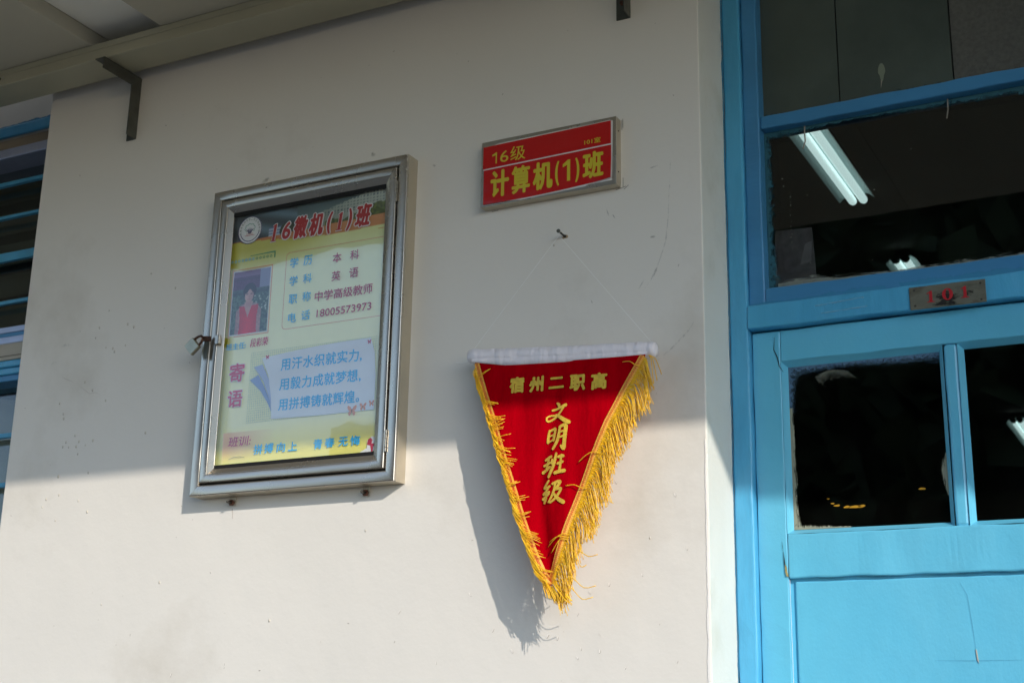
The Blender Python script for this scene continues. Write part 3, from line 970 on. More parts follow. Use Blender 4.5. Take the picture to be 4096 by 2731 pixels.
# cracks in the joinery
mb = MB()
line_strip(mb, [(-0.6655, 2.2249), (-0.6672, 2.2022), (-0.6614, 2.1877), (-0.6584, 2.1715), (-0.6516, 2.1603)], 0.0002, 0.0008, LY - 0.0012)
line_strip(mb, [(-0.6632, 1.8479), (-0.6614, 1.8268), (-0.6587, 1.812), (-0.6537, 1.8028)], 0.0002, 0.0012, LY - 0.0016)
line_strip(mb, [(-0.6650, 1.865), (-0.6640, 1.856), (-0.6632, 1.848)], 0.0001, 0.0004, LY - 0.0016)
mb.build('cracks', M['crack'], leaf, kind='stuff')
mb = MB()
line_strip(mb, [(-0.3802, 1.7876), (-0.3701, 1.7677), (-0.3658, 1.721), (-0.363, 1.6825)], 0.0001, 0.0003, LY + 0.0072)
line_strip(mb, [(-0.4268, 1.6676), (-0.36, 1.6670), (-0.2956, 1.6677)], 0.0001, 0.0003, LY + 0.0072)
mb.build('fine_cracks', M['crack_blue'], leaf, kind='stuff')
MB().poly([(-0.6608, 1.826), (-0.6585, 1.8225), (-0.6572, 1.812), (-0.6552, 1.806), (-0.6590, 1.806), (-0.6612, 1.815)], LY - 0.0022, LY - 0.0005).build('chip', M['wood'], leaf)
MB().poly([(-0.3635, 1.6845), (-0.3618, 1.683), (-0.3600, 1.663), (-0.3622, 1.668)], LY + 0.0065, LY + 0.0079).build('chip', M['sill'], leaf)
smear('flaking_paint', M['smear_white'], leaf, [((-0.6540, 1.80), (-0.6528, 1.80)), ((-0.6540, 1.7), (-0.6530, 1.7)), ((-0.6540, 1.55), (-0.6526, 1.55))], LY - 0.0012, n=120)
smear('worn_paint', M['worn'], door, [((-0.585, 2.2675), (-0.585, 2.2615)), ((-0.50, 2.2725), (-0.50, 2.2665))], 0.1268, n=20)
smear('worn_paint', M['worn'], door, [((-0.575, 2.2525), (-0.575, 2.2465)), ((-0.495, 2.2560), (-0.495, 2.2500))], 0.1268, n=20)

# number plate
pl = thing('number_plate', 'tarnished tin plate with red number 101 on the blue door head', 'number plate', (-0.362, 0.127, 2.2365))
plate = MB().poly([(-0.4232, 2.2372), (-0.3008, 2.2366), (-0.3005, 2.2760), (-0.4236, 2.2769)], 0.1250, 0.1262).build('plate', M['plate'], pl, bevel=0.0003, seg=1)
# numerals with slab feet, drawn as outlines
def numeral_one(cx, z0, z1, w):
    h = z1 - z0
    return [(cx - 0.5 * w, z0), (cx + 0.5 * w, z0), (cx + 0.5 * w, z0 + 0.05 * h), (cx + 0.22 * w, z0 + 0.09 * h), (cx + 0.2 * w, z1),
            (cx + 0.05 * w, z1), (cx - 0.5 * w, z1 - 0.2 * h), (cx - 0.5 * w, z1 - 0.27 * h), (cx - 0.16 * w, z1 - 0.17 * h),
            (cx - 0.18 * w, z0 + 0.09 * h), (cx - 0.5 * w, z0 + 0.05 * h)]
for cx, dz in ((-0.3890, -0.0002), (-0.3340, 0.0006)):
    MB().poly(numeral_one(cx, 2.2472 + dz, 2.2673 + dz, 0.0125), 0.1243, 0.1249).build('lettering', M['plate_red'], pl)
mb = MB()
N = 28
out_, in_ = [], []
for i in range(N):
    t = 2 * math.pi * i / N
    out_.append((-0.3615 + 0.0088 * math.cos(t), 0.1243, 2.2575 + 0.0102 * math.sin(t)))
    in_.append((-0.3615 + 0.0032 * math.cos(t), 0.1243, 2.2575 + 0.0086 * math.sin(t)))
mb.add(out_ + in_, [(i, (i + 1) % N, N + (i + 1) % N, N + i) for i in range(N)])
mb.build('lettering', M['plate_red'], pl)
vs, cv = [], []
for j in range(13):
    for i in range(37):
        u, v = i / 36, j / 12
        vs.append((-0.4225 + 0.121 * u, 0.12465, 2.2378 + 0.0380 * v))
        d = math.exp(-((u - 0.50) / 0.20) ** 2 - ((v - 0.42) / 0.42) ** 2) + 0.75 * math.exp(-((u - 0.80) / 0.10) ** 2 - ((v - 0.55) / 0.3) ** 2) \
            + 0.6 * math.exp(-((u - 0.45) / 0.25) ** 2 - ((v - 0.08) / 0.12) ** 2)
        cv.append(0.06 + 0.52 * min(1.0, d))
tn = MB().add(vs, [(j * 37 + i, j * 37 + i + 1, (j + 1) * 37 + i + 1, (j + 1) * 37 + i) for j in range(12) for i in range(36)]).build(
    'tarnish', smear_mat('black_tarnish', (20, 18, 10), scale=130, stretch=(0.7, 1, 1.4), soft=0.14, dense=0.95), pl)
tn.data.attributes.new('cover', 'FLOAT', 'POINT').data.foreach_set('value', cv)
for x, z in ((-0.4155, 2.2710), (-0.4150, 2.2440), (-0.3085, 2.2700), (-0.3085, 2.2420)):
    MB().dome(x, z, 0.1250, 0.0021, 0.0021, 0.0008).build('rivet', M['nail'], pl, smooth=True)

# =================================================================== CLASSROOM behind the glass
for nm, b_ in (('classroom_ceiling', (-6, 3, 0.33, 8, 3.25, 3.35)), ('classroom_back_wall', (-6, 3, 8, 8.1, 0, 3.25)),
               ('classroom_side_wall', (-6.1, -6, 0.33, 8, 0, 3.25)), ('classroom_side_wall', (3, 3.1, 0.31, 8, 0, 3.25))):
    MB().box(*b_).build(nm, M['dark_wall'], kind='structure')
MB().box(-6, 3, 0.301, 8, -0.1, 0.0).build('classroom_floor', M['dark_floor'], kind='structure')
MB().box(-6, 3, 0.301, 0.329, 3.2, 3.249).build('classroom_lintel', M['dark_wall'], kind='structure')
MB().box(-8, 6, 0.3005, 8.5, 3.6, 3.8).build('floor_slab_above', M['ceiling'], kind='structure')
lamp_labels = ['twin-tube fluorescent lamp seen large at the top of the transom window glass',
               'twin-tube fluorescent lamp whose scalloped end shows low in the transom window',
               'far twin-tube fluorescent lamp faintly seen through the right door pane']
for lab, ya, yb in zip(lamp_labels, (0.80, 2.60, 5.45), (1.99, 3.76, 6.55)):
    L = thing('ceiling_lamp', lab, 'lamp', (-0.917, (ya + yb) / 2, 3.22), group='fluorescent lamps in the classroom')
    mb = MB()
    xs = [(-0.974, 3.192), (-0.958, 3.206), (-0.948, 3.212), (-0.886, 3.212), (-0.876, 3.206), (-0.862, 3.192)]
    vs = [(x, y, z) for y in (ya + 0.02, yb - 0.02) for x, z in xs]
    vs += [(x, y, z + 0.004) for y in (ya + 0.02, yb - 0.02) for x, z in xs]
    n = len(xs)
    fs = [(i, i + 1, n + i + 1, n + i) for i in range(n - 1)] + [(2 * n + i, 3 * n + i, 3 * n + i + 1, 2 * n + i + 1) for i in range(n - 1)]
    mb.add(vs, fs)
    mb.build('reflector', M['reflector'], L)
    MB().box(-0.95, -0.884, ya + 0.12, yb - 0.12, 3.2165, 3.2495).build('housing', M['housing'], L)
    for x in (-0.934, -0.900):
        MB().tube([(x, ya - 0.022, 3.198), (x, ya + 0.003, 3.198)], 0.016, n=14).build('lamp_holder', M['housing'], L)
        r = [0.006, 0.0115, 0.013, 0.013, 0.0115, 0.006]
        ys = [ya, ya + 0.004, ya + 0.012, yb - 0.012, yb - 0.004, yb]
        MB().tube([(x, y, 3.196) for y in ys], r, n=14).build('tube', M['tube'], L, smooth=True)

# =================================================================== LEFT WINDOW
win = thing('barred_window', 'blue framed window with horizontal blue bars at the left edge of the photo', 'window', (-3.0, 0.15, 0.9))
X0, X1 = -4.6, PX0 - 0.002
WB = []
MB().bar(X0, X1, 0.126, 0.25, 2.9906, 3.0175, 'x', n=30, jit=0.001, seed=21).build('window_head', M['blue_frame'], win, bevel=0.002)
smear('ragged_brushwork', M['smear_ragt'], win, [((-4.6, 3.017), (-4.6, 3.03)), ((-2.75, 3.017), (-2.75, 3.024)), ((-2.55, 3.017), (-2.55, 3.03)), ((-2.37, 3.017), (-2.37, 3.034))], 0.1288, n=200)
MB().box(X0, X1, 0.134, 0.25, 2.9802, 2.9904).build('head_trim', M['sill'], win, bevel=0.001)
MB().box(X0, X1, 0.128, 0.25, 2.9300, 2.9800).build('track_box', M['alu'], win, bevel=0.003)
MB().box(X0, X1, 0.1272, 0.129, 2.955, 2.9790).build('timber_strip', mat('tan_timber', (128, 114, 90), rough=0.7, var=0.2, vscale=30, stretch=(0.2, 1, 2)), win)
for z, h in ((2.8784, 0.011), (2.7845, 0.009), (2.6740, 0.023), (2.5514, 0.010), (2.208, 0.012), (2.087, 0.012), (1.97, 0.012), (1.85, 0.012)):
    MB().bar(X0, X1, 0.165, 0.177, z - h / 2, z + h / 2, 'x', n=20, jit=0.0005, seed=z).build('security_bar', M['blue_bar'], win, bevel=0.0015)
MB().box(X0, X1, 0.137, 0.24, 2.4585, 2.4730).build('sash_rail', M['alu'], win, bevel=0.001)
MB().box(X0, X1, 0.139, 0.24, 2.4475, 2.4583).build('sash_rail', M['blue_old'], win, bevel=0.001)
MB().box(X0, X1, 0.135, 0.24, 2.4290, 2.4473).build('sash_rail', M['alu'], win, bevel=0.002)
MB().box(X0, X1, 0.133, 0.24, 2.3870, 2.4288).build('whitewashed_rail', M['sill'], win, bevel=0.001)
MB().box(X0, X1, 0.1322, 0.134, 2.396, 2.3975).build('groove', M['mark_dark'], win)
MB().box(X0, X1, 0.134, 0.24, 2.3690, 2.3868).build('timber_rail', M['blue_frame'], win, bevel=0.004)
MB().box(X0, X1, 0.139, 0.24, 2.3520, 2.3688).build('timber_rail', M['blue_frame'], win, bevel=0.003)
MB().box(X0, X1, 0.145, 0.24, 2.3370, 2.3518).build('timber_rail', M['blue_old'], win, bevel=0.002)
for z0, z1 in ((2.4732, 2.9298), (0.9, 2.3368)):
    MB().box(X0, X1, 0.2, 0.203, z0, z1).build('pane', M['glass_win'], win)
# lowered blind above, curtain folds below
for i in range(5):
    z = 2.52 + i * 0.088
    MB().box(X0, X1, 0.26, 0.262, z, z + 0.06).build('blind_slat', M['blind'], win)
mb = MB()
n = 220
vs = []
for i in range(n + 1):
    x = X0 + (X1 - X0) * i / n
    y = 0.265 + 0.014 * math.sin(i * 0.9) + 0.008 * math.sin(i * 0.37)
    vs += [(x, y, 0.9), (x, y, 2.33)]
mb.add(vs, [(2 * i, 2 * i + 2, 2 * i + 3, 2 * i + 1) for i in range(n)])
cur = mb.build('curtain', M['curtain'], smooth=True)
tag(cur, 'pale grey curtain hanging in folds behind the lower barred window panes', 'curtain')
MB().box(X0, X1, 0.3005, 0.32, 0.9, 3.2).build('dark_room_sheet', M['steel_gap'], win)  # black sheet painting the darkness of the room behind the window
o = MB().box(-6, PX0 - 0.001, 0.13, 0.3, 0.0, 0.9).build('plaster_wall', M['wall'])
tag(o, 'white plaster below the barred window', 'wall')
o = MB().box(-6, X0 - 0.001, 0.13, 0.3, 0.9005, 3.017).build('plaster_wall', M['wall'])
tag(o, 'white plaster left of the barred window', 'wall')

# =================================================================== DISPLAY CASE
CX0, CX1, CZ0, CZ1 = -1.8095, -1.3295, 1.9815, 2.6268
case = thing('display_case', 'stainless steel notice case with glazed door, padlocked, class poster inside', 'display case', (-1.57, 0, CZ0))
D = -0.038
mb = MB()
t = 0.0015
mb.box(CX0, CX0 + t, D + 0.0064, -0.0006, CZ0, CZ1)
mb.box(CX1 - t, CX1, D + 0.0064, -0.0006, CZ0, CZ1)
mb.box(CX0 + t, CX1 - t, D + 0.0064, -0.0006, CZ0, CZ0 + t)
mb.box(CX0 + t, CX1 - t, D + 0.0064, -0.0006, CZ1 - t, CZ1)
mb.build('case_side', M['steel_side'], case)
MB().box(CX0 + t, CX1 - t, -0.004, -0.0008, CZ0 + t, CZ1 - t).build('case_back', M['steel_side'], case)


def mitred(name, x0, x1, z0, z1, w, yb, yf, m, parent, crown=0.0014, slope=0.0008):
    """frame of four mitred bars with a softly rounded face; slope pushes the inner edge back"""
    prof = [(0.0, yb), (0.0, yf + crown), (0.04, yf + crown * 0.3), (0.12, yf), (0.88, yf + slope * 0.7), (0.96, yf + crown * 0.3 + slope), (1.0, yf + crown + slope), (1.0, yb)]
    corners = [((x0, z0), (1, 1)), ((x1, z0), (-1, 1)), ((x1, z1), (-1, -1)), ((x0, z1), (1, -1))]
    for k in range(4):
        (ax, az), (asx, asz) = corners[k]
        (bx, bz), (bsx, bsz) = corners[(k + 1) % 4]
        g = 0.00025
        va = [(ax + asx * w * u, y, az + asz * w * u) for u, y in prof]
        vb = [(bx + bsx * w * u, y, bz + bsz * w * u) for u, y in prof]
        # tiny open joint at each mitre
        d = (Vector(vb[0]) - Vector(va[0])).normalized() * g
        va = [Vector(p) + d for p in va]
        vb = [Vector(p) - d for p in vb]
        # cut along so the metal can ripple slightly
        seg = 14
        vs, fs = [], []
        n = len(prof)
        for i in range(seg + 1):
            s = i / seg
            for j in range(n):
                p = va[j].lerp(vb[j], s)
                if 1 <= j <= 5 and 0 < i < seg:
                    p.y += 0.00035 * noise.noise(Vector((p.x * 18, p.z * 18, k * 3.3 + j * 0.2)))
                vs.append(p)
        for i in range(seg):
            for j in range(n - 1):
                a = i * n + j
                fs.append((a, a + 1, a + n + 1, a + n))
        fs.append(tuple(range(n)))
        fs.append(tuple(seg * n + j for j in range(n)))
        ob = MB().add(vs, fs).build(name, m, parent, smooth=True)
        md = ob.modifiers.new('split', 'EDGE_SPLIT')
        md.split_angle = math.radians(50)
    return


mitred('outer_frame_bar', CX0, CX1, CZ0, CZ1, 0.0205, D + 0.0062, D, M['steel'], case)
MB().box(CX0 + 0.0203, CX1 - 0.0203, -0.0302, -0.0290, CZ0 + 0.0203, CZ0 + 0.06).build('gap_shade_strip', M['steel_gap'], case)  # black strips paint the open gap round the case door dark
MB().box(CX0 + 0.0203, CX1 - 0.0203, -0.0302, -0.0290, CZ1 - 0.06, CZ1 - 0.0203).build('gap_shade_strip', M['steel_gap'], case)
MB().box(CX0 + 0.0203, CX0 + 0.03, -0.0302, -0.0290, CZ0 + 0.0601, CZ1 - 0.0601).build('gap_shade_strip', M['steel_gap'], case)
MB().box(CX1 - 0.03, CX1 - 0.0203, -0.0302, -0.0290, CZ0 + 0.0601, CZ1 - 0.0601).build('gap_shade_strip', M['steel_gap'], case)
dx0, dx1, dz0, dz1 = CX0 + 0.0230, CX1 - 0.0242, CZ0 + 0.0250, CZ1 - 0.0234
cdoor = MB().box(dx0 + 0.001, dx1 - 0.001, -0.0289, -0.0282, dz1 - 0.0165, dz1 - 0.001).build('case_door', M['steel'], case)
mitred('door_bar', dx0, dx1, dz0, dz1, 0.0165, -0.0305, D - 0.0008, M['steel'], cdoor)
gx0, gx1, gz0, gz1 = dx0 + 0.0167, dx1 - 0.0167, dz0 + 0.0167, dz1 - 0.0167
# sloping inner lip
mb = MB()
w = 0.0115
for k, (a, b) in enumerate((((gx0, gz0), (gx1, gz0)), ((gx1, gz0), (gx1, gz1)), ((gx1, gz1), (gx0, gz1)), ((gx0, gz1), (gx0, gz0)))):
    ins = [((1, 1), (-1, 1)), ((-1, 1), (-1, -1)), ((-1, -1), (1, -1)), ((1, -1), (1, 1))][k]
    vs = [(a[0], -0.0365, a[1]), (b[0], -0.0365, b[1]),
          (b[0] + ins[1][0] * w, -0.0300, b[1] + ins[1][1] * w), (a[0] + ins[0][0] * w, -0.0300, a[1] + ins[0][1] * w)]
    vs += [(x, -0.028, z) for x, y, z in vs]
    MB().add(vs, [(0, 1, 2, 3), (7, 6, 5, 4), (0, 4, 5, 1), (1, 5, 6, 2), (2, 6, 7, 3), (3, 7, 4, 0)]).build('glass_lip', M['steel'], cdoor, bevel=0.0006)
GX0, GX1, GZ0, GZ1 = gx0 + w - 0.001, gx1 - w + 0.001, gz0 + w - 0.001, gz1 - w + 0.001
MB().add([(GX0, -0.0290, GZ0), (GX1, -0.0290, GZ0), (GX1, -0.0290, GZ1), (GX0, -0.0290, GZ1)], [(0, 1, 2, 3)]).build('door_glass', M['glass_case'], cdoor)
# hinges on the right gap
for z0, z1 in ((2.0365, 2.0784), (2.5295, 2.5727)):
    h = MB()
    for i in range(5):
        a = z0 + (z1 - z0) * i / 5 + 0.0003
        b = z0 + (z1 - z0) * (i + 1) / 5 - 0.0003
        h.tube([(CX1 - 0.0213, D - 0.0012, a), (CX1 - 0.0213, D - 0.0012, b)], 0.0021, n=10)
    h.build('hinge', M['steel'], case, bevel=0.0003)
# hanging tabs and bolts below
for x in (-1.7254, -1.4104):
    tb = MB().box(x - 0.008, x + 0.008, -0.0058, -0.0038, CZ0 - 0.018, CZ0 + 0.0012).build('hanging_tab', M['steel_side'], case, bevel=0.0005)
    bolt = MB()
    bolt.tube([(x, -0.0062, CZ0 - 0.0125), (x, -0.0110, CZ0 - 0.0125)], 0.0066, n=6)
    bolt.build('nut', M['rust'], case, bevel=0.0008)
    MB().tube([(x, -0.0110, CZ0 - 0.0125), (x, -0.021, CZ0 - 0.0125), (x, -0.024, CZ0 - 0.0125)], [0.0030, 0.0030, 0.0012], n=8).build('bolt', M['nail'], case, smooth=True)
smear('rust_streak', smear_mat('rust_streak', (180, 140, 110), scale=120, stretch=(1, 1, 0.3), soft=0.4), wall,
      [((-1.7295, 1.958), (-1.7225, 1.958)), ((-1.728, 1.950), (-1.724, 1.950)), ((-1.7268, 1.938), (-1.7250, 1.938))], -0.0007, n=20)
# wire loop at the top edge
MB().tube([(-1.739 + 0.008 * math.cos(a), -0.012 - 0.003 * math.sin(a), CZ1 + 0.002 + 0.0075 * math.sin(a)) for a in [i * math.pi / 8 for i in range(9)]], 0.0012, n=6).build('wire_loop', M['nail'], case, smooth=True)

# hasp
hy = D - 0.0045
hasp = MB()
hasp.poly([(-1.7585, 2.3075), (-1.7660, 2.3085), (-1.7760, 2.3050), (-1.7760, 2.2950), (-1.7680, 2.2890), (-1.7585, 2.2895)], hy - 0.0018, hy + 0.003)
hasp.build('hasp_plate', M['steel'], case, bevel=0.0006)
MB().tube([(-1.7600, hy - 0.0022, 2.3075), (-1.7600, hy - 0.0022, 2.2895)], 0.0024, n=10).build('hasp_hinge', M['steel'], case, smooth=False)
MB().poly([(-1.7755, 2.3050), (-1.7990, 2.3080), (-1.8010, 2.2965), (-1.7755, 2.2945)], hy - 0.0085, hy - 0.0065).build('hasp_strap', M['lock_rust'], case, bevel=0.0006)
MB().poly([(-1.7830, 2.2990), (-1.7945, 2.2990), (-1.7960, 2.2720), (-1.7930, 2.2615), (-1.7880, 2.2590), (-1.7845, 2.2615), (-1.7825, 2.2800)], hy - 0.0055, hy - 0.0035).build('hasp_tongue', M['galv'], case, bevel=0.0008)

# padlock: hangs through the hasp, a thing of its own
lock = thing('padlock', 'small worn brass padlock with rusty shackle hanging on the display case hasp', 'padlock', (-1.8147, -0.056, 2.268))
a_ = [(-1.8356, 2.2888), (-1.8149, 2.2684), (-1.7943, 2.2812), (-1.8139, 2.3003)]
a_ = [(-1.8350, 2.2885), (-1.8155, 2.2668), (-1.7950, 2.2835), (-1.8145, 2.3040)]
MB().poly(a_, -0.0625, -0.0535).build('lock_body', M['lock_body'], lock, bevel=0.0015)
ux, uz = 0.0205 / 0.0264, 0.0167 / 0.0264          # along the edge that carries the shackle is perpendicular to this
c1 = (-1.7985, 2.2872); c2 = (-1.8110, 2.3003)
pts = []
for i in range(13):
    s = i / 12
    a = math.pi * s
    mx_, mz_ = (c1[0] + c2[0]) / 2, (c1[1] + c2[1]) / 2
    ex, ez = (c1[0] - c2[0]) / 2, (c1[1] - c2[1]) / 2
    pts.append((mx_ + ex * math.cos(a) + 0.0155 * ux * math.sin(a), -0.058, mz_ + ez * math.cos(a) + 0.0155 * uz * math.sin(a)))
pts = [(c1[0] - ux * 0.004, -0.058, c1[1] - uz * 0.004)] + pts + [(c2[0] - ux * 0.004, -0.058, c2[1] - uz * 0.004)]
MB().tube(pts, 0.0026, n=8).build('shackle', M['lock_rust'], lock, smooth=True)

# =================================================================== POSTER
poster = thing('poster', 'yellow and green class notice poster with red title behind the case glass', 'poster', (-1.57, -0.024, 2.04))
PY = -0.0235


def ripple(x, z):
    return PY + 0.0009 * noise.noise(Vector((x * 9, z * 7, 2.2))) - 0.0012 * math.exp(-((x + 1.745) / 0.012) ** 2)


def mixc(a, b, t):
    t = max(0.0, min(1.0, t))
    return tuple(p * (1 - t) + q * t for p, q in zip(a, b))


def poster_colour(x, z):
    base = mixc((250, 248, 190), (236, 246, 196), (z - 2.05) / 0.4)
    base = mixc(base, (252, 236, 96), (2.12 - z) / 0.08)
    base = mixc(base, (200, 196, 90), (z - 2.44) / 0.05 * (1 if x < -1.62 else 0.35 + 0.65 * max(0, 1 - (x + 1.62) / 0.12)))
    base = mixc(base, (184, 178, 44), (-1.735 - x) / 0.02)  # shade of the curled left margin, painted into the print
    if z < 2.107 and x > -1.7460:                     # orange tint band at the foot, left
        base = mixc((238, 186, 130), base, (x + 1.746) / 0.13)
        base = mixc(base, (232, 224, 110), (2.075 - z) / 0.03)
    e_low = 2.5095 - 0.003 * math.sin((x + 1.77) * 9) - 0.0152 * max(0, min(1, (x + 1.70) / 0.2)) + 0.004 * max(0, x + 1.5)
    e_top = 2.5120 + 0.0 * x + 0.006 * max(0, (x + 1.65)) / 0.26
    if z > e_low:
        if z < e_top:
            base = mixc((196, 122, 62), (206, 140, 84), (x + 1.7) / 0.2)
            if x < -1.72:
                base = mixc((120, 70, 50), base, 0.4)
        else:
            f = noise.noise(Vector((x * 14 + z * 22, z * 30, 0)))
            skyc = mixc((112, 138, 134), (42, 66, 70), (z - 2.53) / 0.045 + 0.35 * f)
            base = skyc
            # light streaks across the sky on the left
            s = math.sin((x + 1.8) * 40 + (z - 2.55) * 160)
            if x < -1.60:
                base = mixc((44, 60, 66), (96, 124, 134), 0.5 + 0.5 * s - 8 * max(0, z - 2.552))
                if x < -1.735:
                    base = mixc(base, (36, 44, 48), 0.6)  # the painted margin shade carries on over the printed sky
            # pale building with rows of windows, right
            roof = 2.545 + (x + 1.54) * 0.22
            if x > -1.54 and z < roof:
                base = mixc((132, 146, 132), (172, 182, 166), (x + 1.55) / 0.1)
                if (x * 130) % 1 < 0.45 and (z * 150) % 1 < 0.5 and z > 2.535:
                    base = (70, 92, 100)
            if -1.67 < x < -1.60 and z < 2.531:
                base = (176, 192, 204) if (z * 160) % 1 < 0.6 else (90, 110, 150)
            # trees
            tree = 2.524 + 0.010 * noise.noise(Vector((x * 40, 3, 0))) + max(0, (x + 1.46)) * 0.36
            if x > -1.53 and z < tree:
                base = mixc((52, 70, 28), (104, 122, 44), 0.5 + noise.noise(Vector((x * 160, z * 160, 0))))
            d = math.hypot((x + 1.622) / 0.02, (z - 2.520) / 0.016)
            if d < 1 or (-1.60 < x < -1.585 and z < 2.529):
                base = (46, 58, 26)
    return lin(base)


def photo_colour(x, z):
    u = (x + 1.7512) / 0.0960
    v = (z - 2.3079) / 0.1382
    n = noise.noise(Vector((x * 260, z * 260, 0.4)))
    c = mixc((50, 78, 74), (90, 120, 104), 0.5 + n * 1.3)
    if u > 0.55 and n > 0.42 and 0.35 < v < 0.6:
        c = (190, 200, 190)
    if v > 0.62:
        c = mixc((52, 70, 72), (78, 104, 100), (v - 0.62) / 0.1 + n * .5)
    if v > 0.70:
        c = mixc((78, 46, 84), (96, 60, 98), 0.5 + n) if u < 0.72 else (134, 142, 172)
        if u < 0.72 and 0.84 < v < 0.86:
            c = (70, 50, 80)
        if v > 0.9 and u < 0.72:
            c = mixc((120, 92, 128), (104, 66, 104), (v - .9) / .1)
    # arms and shoulders
    cx = 0.47
    if v < 0.50:
        sh = 0.33 - max(0, (v - 0.36)) * 1.2
        if abs(u - cx) < sh and v < 0.47:
            c = mixc((186, 150, 150), (150, 126, 130), 0.5 + n)
        body = 0.24 - 0.02 * math.sin(v * 9)
        neck = max(0.0, (v - 0.26)) * 0.55
        top = 0.43 + 0.05 * abs(u - cx)
        if abs(u - cx) < body and v < top and not (abs(u - cx + 0.02) < neck):
            c = mixc((222, 18, 50), (190, 16, 46), abs(u - cx) / 0.25 + 0.4 * n)
        elif abs(u - cx + 0.02) < neck and v < 0.50 and abs(u - cx) < 0.12:
            c = (196, 160, 156)
    if abs(u - cx + 0.01) < 0.075 and 0.42 < v < 0.56:
        c = (186, 148, 146)
    fx, fz = (u - 0.46) / 0.115, (v - 0.595) / 0.10
    hx, hz = (u - 0.47) / 0.175, (v - 0.665) / 0.125
    if hx * hx + hz * hz < 1:
        c = (26, 22, 32)
    if fx * fx + fz * fz < 1 and v < 0.66 + 0.03 * math.sin(u * 30):
        c = mixc((206, 172, 164), (182, 146, 142), 0.5 + fx * 0.6)
        if abs(v - 0.618) < 0.010 and (abs(u - 0.405) < 0.028 or abs(u - 0.515) < 0.028):
            c = (96, 76, 84)
        if abs(v - 0.535) < 0.007 and abs(u - 0.462) < 0.04:
            c = (160, 84, 92)
        if abs(u - 0.462) < 0.012 and 0.56 < v < 0.60:
            c = (176, 138, 134)
    if u < 0.02 or u > 0.98 or v < 0.015 or v > 0.985:
        c = (214, 218, 226)
    return lin(c)


def print_sheet(name, x0, x1, z0, z1, step, fn, yfn, m, parent):
    nx, nz = int((x1 - x0) / step), int((z1 - z0) / step)
    vs, cs = [], []
    for j in range(nz + 1):
        for i in range(nx + 1):
            x, z = x0 + (x1 - x0) * i / nx, z0 + (z1 - z0) * j / nz
            vs.append((x, yfn(x, z), z))
            cs += [*fn(x, z), 1.0]
    fs = [(j * (nx + 1) + i, j * (nx + 1) + i + 1, (j + 1) * (nx + 1) + i + 1, (j + 1) * (nx + 1) + i) for j in range(nz) for i in range(nx)]
    ob = MB().add(vs, fs).build(name, m, parent, smooth=True)
    at = ob.data.color_attributes.new('print_colour', 'FLOAT_COLOR', 'POINT')
    at.data.foreach_set('color', cs)
    return ob


print_sheet('poster_sheet', GX0 - 0.006, GX1 + 0.006, GZ0 - 0.006, GZ1 + 0.006, 0.0021, poster_colour, ripple, M['print'], poster)
print_sheet('portrait_photo', -1.7512, -1.6552, 2.3079, 2.4461, 0.0011, photo_colour, lambda x, z: ripple(x, z) - 0.0006, M['print_photo'], poster)


def flat(name, pts, m, lift, parent=poster):
    # subdivided outline following the sheet: fan from the centre
    mb = MB()
    vs = [(x, ripple(x, z) - lift, z) for x, z in pts]
    mb.add(vs, [tuple(range(len(vs)))])
    return mb.build(name, m, parent)


def frame_line(name, x0, x1, z0, z1, w, m, lift, r=0.0, openr=False):
    pts = []
    if r:
        for cx, cz, a0 in ((x1 - r, z0 + r, -90), (x1 - r, z1 - r, 0), (x0 + r, z1 - r, 90), (x0 + r, z0 + r, 180)):
            for k in range(6):
                a = math.radians(a0 + 18 * k)
                pts.append((cx + r * math.cos(a), cz + r * math.sin(a)))
    else:
        pts = [(x1, z0), (x1, z1), (x0, z1), (x0, z0)]
    cx, cz = (x0 + x1) / 2, (z0 + z1) / 2
    sx, sz = 1 - 2 * w / (x1 - x0), 1 - 2 * w / (z1 - z0)
    inn = [(cx + (x - cx) * sx, cz + (z - cz) * sz) for x, z in pts]
    n = len(pts)
    mb = MB()
    mb.add([(x, ripple(x, z) - lift, z) for x, z in pts + inn], [(i, (i + 1) % n, n + (i + 1) % n, n + i) for i in range(n)])
    return mb.build(name, m, poster)


frame_line('photo_border', -1.7540, -1.6520, 2.3045, 2.4495, 0.0018, M['salmon_print'], 0.0005)
frame_line('rounded_border', -1.6195, -1.3760, 2.3065, 2.4690, 0.0010, M['salmon_print'], 0.0004, r=0.009)
# notebook page with two blue sheets behind it, and squared paper
mb = MB()
for i in range(64):
    x = -1.6898 + i * 0.0048
    line_strip(mb, [(x, 2.1225), (x, 2.2665)], 0.00018, 0.00018, 0)
for i in range(31):
    z = 2.1225 + i * 0.0048
    line_strip(mb, [(-1.6898, z), (-1.3885, z)], 0.00018, 0.00018, 0)
mb.v = [(x, PY - 0.0013, z) for x, y, z in mb.v]
mb.build('squared_lines', M['grid_print'], poster, kind='stuff')
flat('blue_sheet', [(-1.6886, 2.210), (-1.668, 2.2188), (-1.650, 2.190), (-1.636, 2.165), (-1.6290, 2.1380), (-1.640, 2.158), (-1.660, 2.185)], M['mid_blue_print'], 0.0016)
flat('blue_sheet', [(-1.6802, 2.2355), (-1.6598, 2.2396), (-1.640, 2.205), (-1.628, 2.160), (-1.629, 2.142), (-1.636, 2.165), (-1.655, 2.205)], mat('light_blue_print', (170, 188, 220), rough=0.4), 0.0018)
page = [(-1.662, 2.2522)] + [(-1.662 + 0.2587 * t, 2.2522 + 0.0129 * t + 0.004 * math.sin(t * math.pi)) for t in (0.25, 0.5, 0.75)] + \
       [(-1.4033, 2.2651), (-1.393, 2.235), (-1.389, 2.19), (-1.3889, 2.1231), (-1.50, 2.1225), (-1.6289, 2.1253), (-1.632, 2.165), (-1.643, 2.215)]
